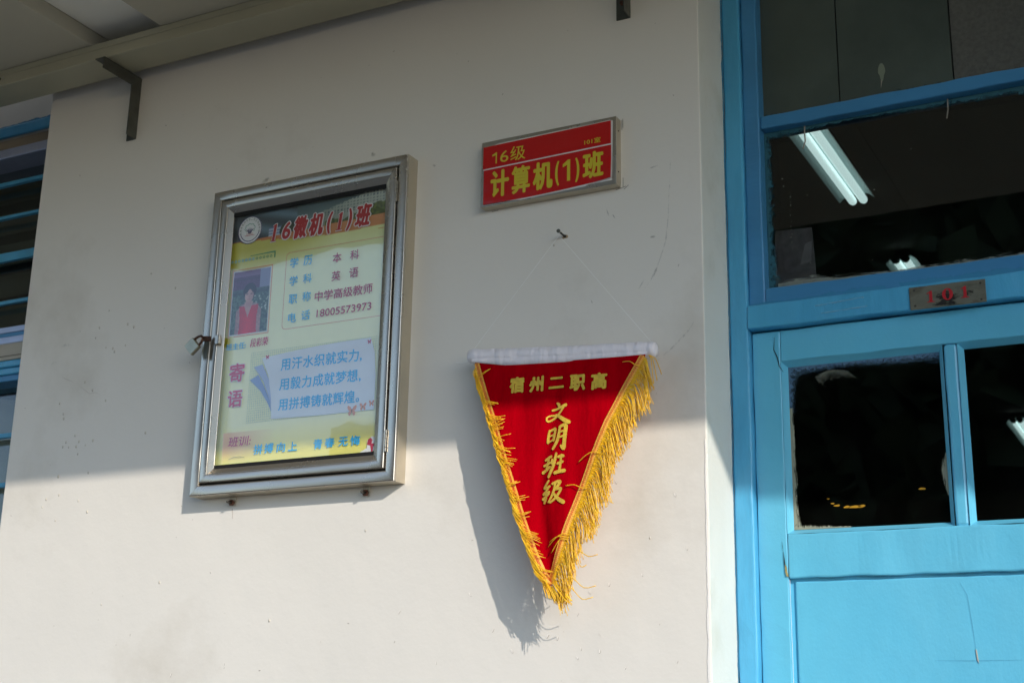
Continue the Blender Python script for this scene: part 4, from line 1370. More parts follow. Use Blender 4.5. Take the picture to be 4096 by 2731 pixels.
flat('notebook_page', page[::-1], M['pale_blue_print'], 0.0020)
# row of rings and green corner above the portrait
for i in range(12):
    x = -1.7575 + i * 0.00905
    mb = MB()
    n = 12
    vs = [(x + r * math.cos(2 * math.pi * k / n), PY - 0.0014, 2.4685 + r * math.sin(2 * math.pi * k / n)) for r in (0.0028, 0.0017) for k in range(n)]
    mb.add(vs, [(k, (k + 1) % n, n + (k + 1) % n, n + k) for k in range(n)])
    mb.build('ring', M['cyan_print'] if i < 7 else M['green_print'], poster)
flat('corner_line', [(-1.712, 2.4755), (-1.6476, 2.4757), (-1.6476, 2.4785), (-1.712, 2.4765)], M['green_print'], 0.0010)
flat('corner_line', [(-1.6500, 2.4640), (-1.6476, 2.4640), (-1.6476, 2.4757), (-1.6500, 2.4757)], M['green_print'], 0.0010)
flat('corner_line', [(-1.400, 2.4868), (-1.3805, 2.4868), (-1.3805, 2.4878), (-1.400, 2.4878)], M['orange_print'], 0.0010)

# round school emblem
ex, ez, R0 = -1.7175, 2.5335, 0.0305
N = 40
def ring(r0, r1, m, lift, a0=0, a1=360, nm='emblem_ring'):
    n = 40
    mb = MB()
    vs = [(ex + r * math.cos(math.radians(a0 + (a1 - a0) * k / n)), PY - lift, ez + r * math.sin(math.radians(a0 + (a1 - a0) * k / n))) for r in (r0, r1) for k in range(n + 1)]
    mb.add(vs, [(k, k + 1, n + 2 + k, n + 1 + k) for k in range(n)])
    return mb.build(nm, m, poster)
ring(0.0, R0, M['white_print'], 0.0014, nm='emblem_disc')
ring(R0 - 0.0016, R0, M['navy_print'], 0.0017)
ring(0.0236, 0.0252, M['navy_print'], 0.0017, 195, 345)
txt = '安徽省宿州市第二职业高级中学'
for i, ch in enumerate(txt):
    a = math.radians(192 - i * (204 / (len(txt) - 1)))
    r = 0.0246
    x, z = ex + r * math.cos(a), ez + r * math.sin(a)
    vs, fs, _ = glyph(ch)
    rot = a - math.pi / 2
    s = 0.0058
    out = []
    for u, v in vs:
        du, dv = (u - 0.5) * s * 0.8, (v - 0.5) * s
        out.append((x + du * math.cos(rot) - dv * math.sin(rot), PY - 0.0018, z + du * math.sin(rot) + dv * math.cos(rot)))
    MB().add(out, fs).build('lettering', M['dark_print'], poster)
mb = MB()
crown = []
for k in range(26):
    a = math.radians(-50 + 280 * k / 25)
    r = 0.0120 + 0.0012 * math.sin(k * 1.55)
    crown.append((ex + r * math.cos(a) * 1.05, ez + 0.004 + r * math.sin(a) * 0.8))
line_strip(mb, crown, 0.0005, 0.0006, PY - 0.0018)
mb.build('emblem_crown', M['green_print'], poster)
mb = MB()
for dx, tilt in ((-0.006, -0.5), (-0.003, -0.25), (0.0, 0.0), (0.003, 0.25), (0.006, 0.5)):
    line_strip(mb, [(ex + dx * 0.4, ez - 0.007), (ex + dx, ez - 0.001), (ex + dx + tilt * 0.006, ez + 0.005 - abs(dx) * 0.5)], 0.0006, 0.0009, PY - 0.0019)
mb.build('emblem_trunk', M['navy_print'], poster)
mb = MB()
line_strip(mb, [(ex - 0.009, ez - 0.0085), (ex + 0.009, ez - 0.0085)], 0.0005, 0.0005, PY - 0.0019)
line_strip(mb, [(ex - 0.0125, ez - 0.0118), (ex + 0.0125, ez - 0.0118)], 0.0005, 0.0005, PY - 0.0019)
mb.build('emblem_line', M['red_print'], poster)

# poster wording --------------------------------------------------------------
TY = PY - 0.0025
title = [('1', -1.6600, -1.6455, 2.4985, 2.5355), ('6', -1.6320, -1.6110, 2.4985, 2.5360), ('微', -1.6040, -1.5700, 2.4950, 2.5430),
         ('机', -1.5650, -1.5300, 2.4950, 2.5430), ('(', -1.5215, -1.5110, 2.4935, 2.5400), ('1', -1.4985, -1.4830, 2.4975, 2.5345),
         (')', -1.4730, -1.4620, 2.4930, 2.5400), ('班', -1.4530, -1.4175, 2.4960, 2.5440)]
for ch, a, b, c, d in title:
    if ch == '1':
        figure_one(a, b, c, d, TY, M['white_print'], poster, serif=True, shear=0.14, grow=0.0018)
        figure_one(a, b, c, d, TY - 0.0004, M['red_print'], poster, stem=0.46, serif=True, shear=0.14)
        continue
    letters(ch, a, b, c, d, TY, M['white_print'], poster, bold=0.045, shear=0.14, grow=0.0024)
    letters(ch, a, b, c, d, TY - 0.0004, M['red_print'], poster, bold=0.045, shear=0.14)
B, C = 'cyan_print', 'crimson_print'
for ch, a, b, c, d, m_ in [
        ('学', -1.6074, -1.5870, 2.4343, 2.4548, B), ('历', -1.5739, -1.5533, 2.4347, 2.4550, B), ('本', -1.5031, -1.4823, 2.4298, 2.4499, C), ('科', -1.4614, -1.4409, 2.4297, 2.4496, C),
        ('学', -1.6061, -1.5860, 2.3957, 2.4160, B), ('科', -1.5723, -1.5519, 2.3964, 2.4165, B), ('英', -1.5032, -1.4825, 2.3919, 2.4118, C), ('语', -1.4615, -1.4405, 2.3929, 2.4127, C),
        ('职', -1.6049, -1.5844, 2.3572, 2.3773, B), ('称', -1.5716, -1.5513, 2.3583, 2.3783, B), ('中学高级教师', -1.5414, -1.4054, 2.3546, 2.3754, C),
        ('电', -1.6032, -1.5841, 2.3186, 2.3386, B), ('话', -1.5712, -1.5504, 2.3198, 2.3396, B), ('18005573973', -1.5343, -1.4059, 2.3214, 2.3370, C)]:
    letters(ch, a, b, c, d, TY, M[m_], poster, bold=0.014)
letters('班主任:', -1.7546, -1.7043, 2.2780, 2.2915, TY, M['cyan_print'], poster, bold=0.02)
letters('段彩荣', -1.6938, -1.6496, 2.2781, 2.2963, TY, M['pink_print'], poster, bold=0.012, shear=0.1)
for ch, a, b, c, d in (('寄', -1.7410, -1.7030, 2.2091, 2.2482), ('语', -1.7405, -1.7034, 2.1577, 2.1919)):
    letters(ch, a, b, c, d, TY, M['white_print'], poster, bold=0.03, grow=0.0016)
    letters(ch, a, b, c, d, TY - 0.0004, M['pink_print'], poster, bold=0.03, wob=0.0008)
letters('用汗水织就实力,', -1.6136, -1.4216, 2.2200, 2.2462, TY, M['cyan_print'], poster, bold=0.022, wob=0.0007, spacing=1.05)
letters('用毅力成就梦想,', -1.6139, -1.4222, 2.1800, 2.2060, TY, M['cyan_print'], poster, bold=0.022, wob=0.0007, spacing=1.05)
letters('用拼搏铸就辉煌。', -1.6132, -1.4227, 2.1400, 2.1645, TY, M['cyan_print'], poster, bold=0.022, wob=0.0007, spacing=1.05)
letters('班训:', -1.7300, -1.6746, 2.0770, 2.0970, TY, M['pink_print'], poster, bold=0.015, shear=0.12)
for ch, a, b, c, d in [('拼', -1.6658, -1.6441, 2.0567, 2.0768), ('搏', -1.6400, -1.6181, 2.0578, 2.0773), ('向', -1.6095, -1.5895, 2.0576, 2.0764), ('上', -1.5827, -1.5609, 2.0580, 2.0761),
                       ('青', -1.5228, -1.5019, 2.0567, 2.0763), ('春', -1.4962, -1.4741, 2.0579, 2.0763), ('无', -1.4649, -1.4437, 2.0576, 2.0759), ('悔', -1.4381, -1.4162, 2.0571, 2.0764)]:
    letters(ch, a, b, c, d, TY, M['cyan_print'], poster, bold=0.03, wob=0.0006)


def butterfly(cx, cz, s, m, nm='butterfly_print'):
    mb = MB()
    for sg in (-1, 1):
        wing = [(0, 0.1), (0.35, 0.75), (0.85, 1.0), (1.0, 0.7), (0.8, 0.15), (0.45, 0.0), (0.75, -0.25), (0.7, -0.75), (0.4, -0.9), (0.1, -0.35)]
        mb.add([(cx + sg * u * s, TY - 0.0003, cz + v * s) for u, v in wing], [tuple(range(len(wing)))])
    o = mb.build(nm, m, poster)
    mb = MB()
    mb.add([(cx + u * s, TY - 0.0006, cz + v * s) for u, v in ((-0.07, -0.4), (0.07, -0.4), (0.09, 0.2), (0, 0.35), (-0.09, 0.2))], [(0, 1, 2, 3, 4)])
    mb.build('butterfly_body', M['dark_print'], poster)
butterfly(-1.4382, 2.1248, 0.0108, M['salmon_print'])
butterfly(-1.4135, 2.1303, 0.0078, M['salmon_print'])
butterfly(-1.3944, 2.1352, 0.0062, M['salmon_print'])
butterfly(-1.4061, 2.2569, 0.0042, M['pink_print'])
butterfly(-1.6478, 2.2528, 0.0042, M['pink_print'])
# tag with crimson ribbon in the lower right corner
flat('tag_print', [(-1.4135, 2.0365), (-1.4080, 2.0335), (-1.3990, 2.0400), (-1.3840, 2.0440), (-1.3800, 2.0680), (-1.3900, 2.0720), (-1.4000, 2.0640), (-1.4000, 2.0500), (-1.4150, 2.0430)], M['white_print'], 0.0026)
flat('ribbon_print', [(-1.4000, 2.0560), (-1.3980, 2.0660), (-1.3920, 2.0690), (-1.3880, 2.0640), (-1.3900, 2.0580), (-1.3820, 2.0580), (-1.3822, 2.0500), (-1.3860, 2.0530), (-1.3870, 2.0400), (-1.3900, 2.0420), (-1.3925, 2.0540)], M['crimson_print'], 0.0029)
mb = MB()
line_strip(mb, [(-1.7275, 2.0515), (-1.715, 2.0555), (-1.70, 2.0560), (-1.6870, 2.0535)], 0.0002, 0.0005, TY)
mb.build('pencil_line', M['dark_print'], poster)

# =================================================================== RED CLASS SIGN
SX0, SX1, SZ0, SZ1, SD = -1.1732, -0.8950, 2.4935, 2.6255, -0.022
sign = thing('class_sign', 'red class sign with yellow characters in a steel tray frame', 'sign', (-1.034, 0, SZ0))
mb = MB()
t = 0.0012
mb.box(SX0, SX0 + t, SD + 0.0012, -0.0006, SZ0, SZ1)
mb.box(SX1 - t, SX1, SD + 0.0012, -0.0006, SZ0, SZ1)
mb.box(SX0 + t, SX1 - t, SD + 0.0012, -0.0006, SZ0, SZ0 + t)
mb.box(SX0 + t, SX1 - t, SD + 0.0012, -0.0006, SZ1 - t, SZ1)
mb.build('tray_side', M['steel_side'], sign)
MB().box(SX0, SX1, SD, SD + 0.0011, SZ0, SZ1).build('tray_face', M['steel'], sign, bevel=0.0004)
for z in (2.52, 2.60):
    MB().add([(SX1 + 0.0001, -0.012 + 0.0015 * math.cos(a), z + 0.0015 * math.sin(a)) for a in [i * math.pi / 4 for i in range(8)]] +
             [(SX1 + 0.0012, -0.012 + 0.0010 * math.cos(a), z + 0.0010 * math.sin(a)) for a in [i * math.pi / 4 for i in range(8)]],
             [(i, (i + 1) % 8, 8 + (i + 1) % 8, 8 + i) for i in range(8)] + [tuple(range(8, 16))]).build('rivet', M['nail'], sign)


def curl(x, z):
    """sticker face: lies on the tray, lifts at the lower right corner"""
    d = max(0.0, (x + 0.945) / 0.045) * max(0.0, (2.545 - z) / 0.045)
    return SD - 0.0010 - 0.0035 * min(1.0, d) - 0.0003 * noise.noise(Vector((x * 30, z * 30, 1)))


white = [(-1.1500, 2.5000), (-1.0990, 2.4962), (-1.0881, 2.4945), (-0.9560, 2.4985), (-0.9500, 2.5010), (-0.9030, 2.5012), (-0.9012, 2.6175), (-0.9080, 2.6200), (-0.9300, 2.6192), (-1.0200, 2.6188), (-1.1400, 2.6172), (-1.1500, 2.6140)]
MB().poly(white, SD - 0.0008, SD - 0.0002).build('white_backing', M['sign_white'], sign)


def sheet_between(name, xa, xb, zlo, zhi, m, lift=0.0, n=50, k=8):
    vs, fs = [], []
    for i in range(n + 1):
        x = xa + (xb - xa) * i / n
        a, b = zlo(x), zhi(x)
        for j in range(k + 1):
            z = a + (b - a) * j / k
            vs.append((x, curl(x, z) - lift, z))
    for i in range(n):
        for j in range(k):
            p = i * (k + 1) + j
            fs.append((p, p + k + 1, p + k + 2, p + 1))
    return MB().add(vs, fs).build(name, m, sign, smooth=True)


def zl(x):
    s = (x + 1.1666) / 0.2611
    z = 2.4977 + 0.006 * max(0, min(1, s)) - 0.0025 * math.sin(math.pi * max(0, min(1, s * 1.2)))
    if x > -0.935:
        z += (x + 0.935) / 0.03 * 0.0022
    return z


mid = lambda x: 2.5673 + (x + 1.1675) / 0.264 * 0.0040
sheet_between('lower_sticker', -1.1668, -0.9040, zl, lambda x: mid(x) - 0.0006, M['sign_red'], 0.0003)
sheet_between('upper_sticker', -1.1690, -0.9045, lambda x: mid(x) + 0.0018, lambda x: 2.6145 + (x + 1.1695) / 0.2647 * 0.0038, M['sign_red'], 0.0003)
sheet_between('white_stripe', -1.1680, -0.9038, lambda x: mid(x) - 0.0006, lambda x: mid(x) + 0.0018, M['sign_white'], 0.0004, k=1)
sf = lambda x, z: curl(x, z) - 0.0009
for ch, a, b, c, d, bo in (('1', -1.1491, -1.1390, 2.5768, 2.5995, 0.004), ('6', -1.1320, -1.1142, 2.5768, 2.5998, 0.004), ('级', -1.1102, -1.0785, 2.5753, 2.6046, 0.004),
                           ('101室', -0.9572, -0.9247, 2.5795, 2.5898, 0.015),
                           ('计', -1.1512, -1.1121, 2.5080, 2.5624, 0.04), ('算', -1.1066, -1.0679, 2.5071, 2.5630, 0.034), ('机', -1.0619, -1.0211, 2.5068, 2.5623, 0.04),
                           ('(', -1.0160, -1.0078, 2.5088, 2.5573, 0.03), ('1', -1.0004, -0.9855, 2.5149, 2.5566, 0.05), (')', -0.9752, -0.9668, 2.5091, 2.5572, 0.03), ('班', -0.9604, -0.9186, 2.5110, 2.5636, 0.04)):
    if ch == '1':
        figure_one(a, b, c, d, 0, M['sign_yellow'], sign, stem=0.42 if bo > 0.01 else 0.27, surf=sf)
        continue
    letters(ch, a, b, c, d, 0, M['sign_yellow'], sign, bold=bo, surf=sf)
# pencilled setting-out ticks and scratches round the sign
mb = MB()
for p in ([(-0.8925, 2.626), (-0.8925, 2.606)], [(-0.8905, 2.628), (-0.8905, 2.610)], [(-0.905, 2.4905), (-0.885, 2.4945)], [(-0.889, 2.489), (-0.880, 2.496)],
          [(-0.8905, 2.512), (-0.8905, 2.494)], [(-1.160, 2.4905), (-1.146, 2.4915)]):
    line_strip(mb, p, 0.0004, 0.0004, -0.0007)
mb.build('pencil_marks', M['mark_dark'], wall, kind='stuff')

# =================================================================== NAIL
nail = thing('nail', 'dark iron nail in the wall below the class sign, holding the pennant thread', 'nail', (-1.0067, 0, 2.4179))
MB().tube([(-1.0067, -0.0005, 2.4175), (-1.0067, -0.026, 2.4190)], 0.0019, n=10).build('shank', M['nail'], nail, smooth=True)
MB().tube([(-1.0067, -0.0255, 2.4190), (-1.0067, -0.0278, 2.4191)], 0.0036, n=14).build('head', M['galv'], nail)
mb = MB()
mb.poly([(-1.0067 + r_ * math.cos(a), 2.4172 + 0.8 * r_ * math.sin(a)) for a, r_ in zip([i * math.pi / 6 for i in range(12)], (7, 6, 4, 5, 6, 5, 4, 6, 7, 5, 6, 8)) for r_ in [r_ * 0.001]], -0.0006)
mb.build('plaster_hole', M['mark_tan'], nail)
MB().poly([(-1.0062 + 0.0032 * math.cos(a), 2.4174 + 0.003 * math.sin(a)) for a in [i * math.pi / 5 for i in range(10)]], -0.0008).build('plaster_hole', M['mark_dark'], nail)

# =================================================================== PENNANT
pen = thing('pennant', 'triangular red velvet pennant with gold characters and yellow fringe on a white rod', 'pennant', (-0.99, -0.05, 1.78))
# white rod sleeve
TL, TR = Vector((-1.1745, -0.042, 2.1972)), Vector((-0.8150, -0.040, 2.1715))
n = 60
pts, rad = [], []
for i in range(n + 1):
    s = i / n
    p = TL.lerp(TR, s)
    p.z -= 0.0015 * math.sin(math.pi * s)
    pts.append(p)
    r = 0.0140 + 0.0009 * noise.noise(Vector((s * 16, 0, 0)))
    if i == 0 or i == n:
        r = 0.0118
    rad.append(r if i not in (1, n - 1) else r * 0.97)
vs, fs = [], []
k = 28
for i, p in enumerate(pts):
    for j in range(k):
        a = 2 * math.pi * j / k
        rr = rad[i] * (1 + 0.07 * noise.noise(Vector((p.x * 55 + 2.5 * math.sin(a), math.sin(a) * 1.2, math.cos(a) * 1.2))))
        vs.append((p.x, p.y + rr * math.cos(a), p.z + rr * math.sin(a)))
for i in range(n):
    for j in range(k):
        fs.append((i * k + j, i * k + (j + 1) % k, (i + 1) * k + (j + 1) % k, (i + 1) * k + j))
for e in (0, n):
    c = len(vs)
    vs.append((pts[e].x + (-0.003 if e == 0 else 0.003), pts[e].y, pts[e].z))
    fs += [(c, e * k + j, e * k + (j + 1) % k) for j in range(k)]
rod = MB().add(vs, fs).build('rod_sleeve', M['satin'], pen, smooth=True)


def flap_z(x):                 # lower hem of the white sleeve
    s = (x + 1.163) / 0.338
    return 2.1830 - 0.0085 * min(1, s * 5) - 0.0035 * s * 4 * (1 - s) * 0.6 - 0.0165 * s


# hem
vs = []
n = 50
for i in range(n + 1):
    x = -1.1630 + 0.3375 * i / n
    s = i / n
    c = TL.lerp(TR, (x - TL.x) / (TR.x - TL.x))
    yf = c.y - 0.0134
    vs += [(x, yf + 0.0022, c.z - 0.004), (x, yf - 0.0002 * math.sin(i), c.z - 0.0085), (x, yf - 0.0006, flap_z(x)), (x, yf + 0.003, flap_z(x) + 0.0002)]
MB().add(vs, [(4 * i + j, 4 * i + 4 + j, 4 * i + 5 + j, 4 * i + 1 + j) for i in range(n) for j in range(3)]).build('hem', M['satin'], rod, smooth=True)

LE = [(-1.1580, 2.1790), (-1.1470, 2.1500), (-1.1340, 2.1160), (-1.1140, 2.0680), (-1.0930, 2.0100), (-1.0700, 1.9480), (-1.0480, 1.8870), (-1.0250, 1.8310), (-1.0080, 1.7950), (-0.9920, 1.7800)]
RE = [(-0.8280, 2.1560), (-0.8440, 2.1290), (-0.8640, 2.0960), (-0.8900, 2.0480), (-0.9130, 1.9930), (-0.9330, 1.9400), (-0.9560, 1.8800), (-0.9760, 1.8200), (-0.9860, 1.7940), (-0.9900, 1.7800)]


def edge_at(E, z):
    for (xa, za), (xb, zb) in zip(E, E[1:]):
        if za >= z >= zb:
            return xa + (xb - xa) * (za - z) / (za - zb)
    return E[0][0] if z > E[0][1] else E[-1][0]


def cloth_y(x, z):
    s = max(0.0, min(1.0, (2.18 - z) / 0.4))
    y = -0.0525 - 0.022 * (s ** 0.7)
    xl, xr = edge_at(LE, z), edge_at(RE, z)
    w = max(1e-4, xr - xl)
    u = (x - xl) / w
    amp = min(1.0, s * 3)
    # left part curls towards the viewer, a vertical fold runs down the middle
    y += -0.004 * amp * math.exp(-(u / 0.22) ** 2)
    y += 0.0050 * amp * math.exp(-((x + 1.003 + 0.012 * math.sin(z * 17)) / 0.012) ** 2)
    y += -0.0028 * amp * math.exp(-((x + 0.975 + 0.01 * math.sin(z * 12)) / 0.015) ** 2)
    y += 0.0015 * amp * math.sin(x * 70 + z * 9)
    return y


def between(name, fl, fr_, z_top, z_bot, nx, nz, m, lift, ztopf=None):
    vs, fs = [], []
    for j in range(nz + 1):
        s = j / nz
        z = z_top + (z_bot - z_top) * s
        xa, xb = fl(z), fr_(z)
        for i in range(nx + 1):
            x = xa + (xb - xa) * i / nx
            zz = z
            if ztopf:
                zt = ztopf(x)
                zz = z_bot + (z - z_bot) * (zt - z_bot) / (z_top - z_bot)
                x = fl(zz) + (fr_(zz) - fl(zz)) * i / nx
            vs.append((x, cloth_y(x, zz) - lift, zz))
    for j in range(nz):
        for i in range(nx):
            p = j * (nx + 1) + i
            fs.append((p, p + 1, p + nx + 2, p + nx + 1))
    return MB().add(vs, fs).build(name, m, pen, smooth=True)


cloth = between('velvet_cloth', lambda z: edge_at(LE, z), lambda z: edge_at(RE, z), 2.1795, 1.7795, 60, 90, M['velvet'], 0.0, ztopf=lambda x: flap_z(max(-1.163, min(-0.8255, x))) + 0.002)


def tape(E, side, name, a, b, m, lift, n=260, ridges=True):
    """woven band along an edge between offsets a..b measured from the edge into the cloth"""
    L = [0]
    for p, q in zip(E, E[1:]):
        L.append(L[-1] + math.hypot(q[0] - p[0], q[1] - p[1]))
    vs, fs = [], []
    for i in range(n + 1):
        d = L[-1] * i / n
        for j in range(len(E) - 1):
            if L[j + 1] >= d - 1e-9:
                break
        f = (d - L[j]) / (L[j + 1] - L[j])
        x = E[j][0] + (E[j + 1][0] - E[j][0]) * f
        z = E[j][1] + (E[j + 1][1] - E[j][1]) * f
        tx, tz = E[j + 1][0] - E[j][0], E[j + 1][1] - E[j][1]
        l = math.hypot(tx, tz)
        nx_, nz_ = (-tz / l, tx / l) if side < 0 else (tz / l, -tx / l)
        rg = (0.00045 if i % 2 else 0.0) if ridges else 0
        for o_ in (a, a + (b - a) * 0.5, b):
            px, pz = x + nx_ * (o_ - (rg if o_ == a else 0)), z + nz_ * (o_ - (rg if o_ == a else 0))
            vs.append((px, cloth_y(px, pz) - lift - rg, pz))
    for i in range(n):
        for j in range(2):
            p = i * 3 + j
            fs.append((p, p + 1, p + 4, p + 3))
    return MB().add(vs, fs).build(name, m, pen)


RB = [(x, z) for x, z in RE]
for E, s in ((LE, -1), (RE, 1)):
    sg = 1
    tape(E, s, 'braid', 0.0, 0.0095, M['braid'], 0.0016)
    tape(E, s, 'braid_stripe', 0.0036, 0.0044, M['braid_red'], 0.0028, ridges=False)
    tape(E, s, 'braid_stripe', 0.0056, 0.0064, M['braid_red'], 0.0028, ridges=False)


# fringe -----------------------------------------------------------------------
def strand(mb, pts, r=0.00075):
    P = [Vector(p) for p in pts]
    fine = []
    for i in range(len(P) - 1):
        p0, p1, p2, p3 = P[max(i - 1, 0)], P[i], P[i + 1], P[min(i + 2, len(P) - 1)]
        for k in range(3):
            t = k / 3
            fine.append(0.5 * ((2 * p1) + (p2 - p0) * t + (2 * p0 - 5 * p1 + 4 * p2 - p3) * t * t + (3 * p1 - p0 - 3 * p2 + p3) * t ** 3))
    fine.append(P[-1])
    mb.tube(fine, r, n=4, cap=True)


rnd = random.Random(21)
mb = MB()
NR = 560
for i in range(NR):
    s = (i + rnd.random()) / NR
    z = 2.1545 + (1.781 - 2.1545) * s
    x = edge_at(RE, z)
    y = cloth_y(x, z) - 0.001
    clump = noise.noise(Vector((s * 22, 0.7, 0)))
    clump2 = noise.noise(Vector((s * 9, 4.7, 0)))
    ln = 0.048 * (1 + 0.20 * clump + rnd.uniform(-0.12, 0.12))
    if s < 0.06:
        ln *= 0.75 + 4 * s
    out = 0.0215 + 0.009 * clump2 + rnd.uniform(-0.005, 0.005)
    out *= (1 - 0.25 * s) * min(1.0, 0.35 + s * 7)
    dy = rnd.uniform(-0.006, 0.008)
    pts = [(x - 0.001, y, z), (x + out * 0.45, y + dy * 0.3, z - 0.002), (x + out * 0.82, y + dy, z - ln * 0.35),
           (x + out * 1.02 + 0.004 * clump, y + dy * 1.3, z - ln * 0.7), (x + out * 1.10 + 0.008 * clump + rnd.uniform(-0.003, 0.004), y + dy * 1.5, z - ln)]
    q = rnd.random()
    if q < 0.022:      # a strand that strays outwards
        pts[3] = (x + out * 1.5, y + dy, z - ln * 0.8)
        pts[4] = (x + out * 2.0, y + dy, z - ln * 0.95)
    strand(mb, pts, 0.00054)
# tufts lying back over the cloth on the right side
for z, x2, z2 in ((2.139, -0.868, 2.150), (1.995, -0.945, 1.982), (1.9365, -0.966, 1.943), (1.8600, -0.998, 1.843), (1.8560, -0.995, 1.850), (1.852, -0.990, 1.832)):
    x = edge_at(RE, z)
    y = cloth_y(x, z)
    strand(mb, [(x + 0.006, y - 0.003, z), (x - 0.004, y - 0.007, z + 0.002), ((x + x2) / 2, y - 0.007, (z + z2) / 2 + 0.004), (x2, cloth_y(x2, z2) - 0.004, z2)], 0.0008)
# stray ends at the top right
for dx, dz in ((0.022, -0.035), (0.014, -0.045), (0.008, -0.05)):
    x, z = -0.822, 2.158
    strand(mb, [(x, -0.056, z), (x + dx * 0.5, -0.056, z - 0.006), (x + dx * 0.8, -0.055, z + dz * 0.6), (x + dx, -0.054, z + dz)])
# point of the pennant: strands fan down and to the right
for i in range(64):
    s = rnd.random()
    x = -1.006 + 0.026 * s
    z = 1.792 - 0.016 * (1 - abs(s - 0.6) * 1.6)
    y = cloth_y(x, z) - rnd.uniform(-0.002, 0.004)
    ln = rnd.uniform(0.021, 0.033)
    kx = 0.30 + 0.55 * s + rnd.uniform(-0.15, 0.2)
    strand(mb, [(x, y, z), (x + ln * kx * 0.25, y - 0.003, z - ln * 0.3), (x + ln * kx * 0.6, y - 0.003, z - ln * 0.65), (x + ln * kx * 0.95, y + rnd.uniform(-0.004, 0.004), z - ln)], 0.0008)
for ex_, ez_, sx_, sz_ in ((-0.908, 1.776, -0.975, 1.800), (-0.913, 1.758, -0.975, 1.785), (-0.905, 1.826, -0.955, 1.836), (-0.900, 1.875, -0.935, 1.89), (-0.925, 1.81, -0.955, 1.84)):
    y = -0.078
    strand(mb, [(sx_, y, sz_), (sx_ * 0.6 + ex_ * 0.4, y - 0.003, sz_ * 0.55 + ez_ * 0.45), (sx_ * 0.3 + ex_ * 0.7, y - 0.003, ez_ - 0.003), (ex_, y, ez_)], 0.0007)
mb.build('fringe', M['fringe'], pen, smooth=True, kind='stuff')

# left side: strands wound along the edge, ends crossing the cloth
mb = MB()
NL = 420
for i in range(NL):
    s = (i + rnd.random()) / NL
    z = 2.176 + (1.800 - 2.176) * s
    x = edge_at(LE, z)
    y = cloth_y(x, z)
    ln = 0.042 * rnd.uniform(0.75, 1.15)
    zd = max(1.785, z - ln)
    xd = edge_at(LE, zd)
    bulge = 0.0055 + 0.003 * noise.noise(Vector((s * 18, 2, 0))) + rnd.uniform(-0.0015, 0.0015)
    cross = 0.0 + (0.020 * max(0, noise.noise(Vector((s * 26, 9, 0)))) if 0.1 < s < 0.95 else 0.0) * rnd.uniform(0.2, 1.3)
    yy = y - rnd.uniform(0.002, 0.007)
    z1, z2, = z - ln * 0.33, z - ln * 0.66
    pts = [(x + 0.001, y - 0.001, z), (edge_at(LE, z1) - bulge, yy, z1), (edge_at(LE, z2) - bulge * 0.6 + cross * 0.35, yy - 0.002, z2), (xd + 0.002 + cross, yy - 0.003, zd)]
    strand(mb, pts, 0.00054)
tufts = [(2.150, 0.022, 0.016), (2.105, 0.024, -0.006), (2.078, 0.021, -0.008), (2.072, 0.030, -0.002), (2.060, 0.025, 0.010), (2.054, 0.022, 0.006), (2.040, 0.016, -0.012),
         (2.034, 0.026, 0.008), (2.022, 0.020, -0.012), (2.012, 0.026, -0.004), (1.998, 0.026, -0.003), (1.992, 0.022, -0.006), (1.950, 0.014, 0.004), (1.924, 0.022, 0.003),
         (1.896, 0.018, 0.006), (1.872, 0.022, -0.010), (1.868, 0.025, -0.016), (1.862, 0.020, -0.012), (1.846, 0.020, -0.012), (1.836, 0.024, -0.014), (1.826, 0.020, -0.022),
         (1.815, 0.016, -0.024), (1.808, 0.024, -0.006)]
for z, dx, dz in tufts:
    for q in range(2 + int(rnd.random() * 3)):
        a = rnd.uniform(0.7, 1.1)
        zz = z + rnd.uniform(-0.004, 0.004)
        x = edge_at(LE, zz)
        y = cloth_y(x, zz)
        x2, z2 = x + 0.004 + dx * a, zz + dz * a + rnd.uniform(-0.004, 0.004)
        strand(mb, [(x - 0.004, y - 0.003, zz + 0.008), (x + 0.001, y - 0.008, zz), ((x + x2) / 2 + 0.001, y - 0.009, (zz + z2) / 2 - 0.001), (x2, cloth_y(x2, z2) - 0.006, z2)], 0.00054)
mb.build('fringe', M['fringe'], pen, smooth=True, kind='stuff')

# gold wording -------------------------------------------------------------------
gs = lambda x, z: cloth_y(x, z) - 0.0016
for ch, a, b, c, d in (('宿', -1.0831, -1.0544, 2.1155, 2.1455), ('州', -1.0445, -1.0163, 2.1135, 2.1420), ('二', -1.0062, -0.9771, 2.1162, 2.1370), ('职', -0.9664, -0.9366, 2.1085, 2.1375), ('高', -0.9257, -0.8965, 2.1065, 2.1368)):
    letters(ch, a, b, c, d, 0, M['gold'], pen, bold=0.06, surf=gs, wob=0.0006)
WEN = [[(42, 97, 6), (50, 90, 11), (52, 80, 9)], [(24, 66, 7), (42, 70, 8), (60, 76, 9), (80, 84, 12)], [(74, 80, 8), (60, 56, 8), (40, 34, 8), (14, 18, 7), (4, 20, 6), (4, 34, 6), (20, 42, 6), (40, 40, 8)],
       [(40, 44, 8), (58, 32, 11), (78, 16, 14), (96, 5, 13)]]
MING = [[(14, 80, 7), (10, 58, 8), (8, 34, 9)], [(14, 78, 7), (30, 83, 8), (42, 84, 9), (40, 62, 9), (36, 40, 9)], [(14, 58, 5), (36, 62, 6)], [(10, 34, 7), (22, 38, 6), (38, 44, 7)],
        [(66, 92, 8), (62, 66, 9), (54, 34, 10), (36, 6, 8)], [(64, 90, 8), (82, 96, 10), (93, 92, 12), (90, 56, 12), (88, 22, 12), (86, 4, 12), (74, 14, 8)], [(66, 70, 6), (86, 74, 6)], [(62, 48, 6), (84, 54, 6)]]
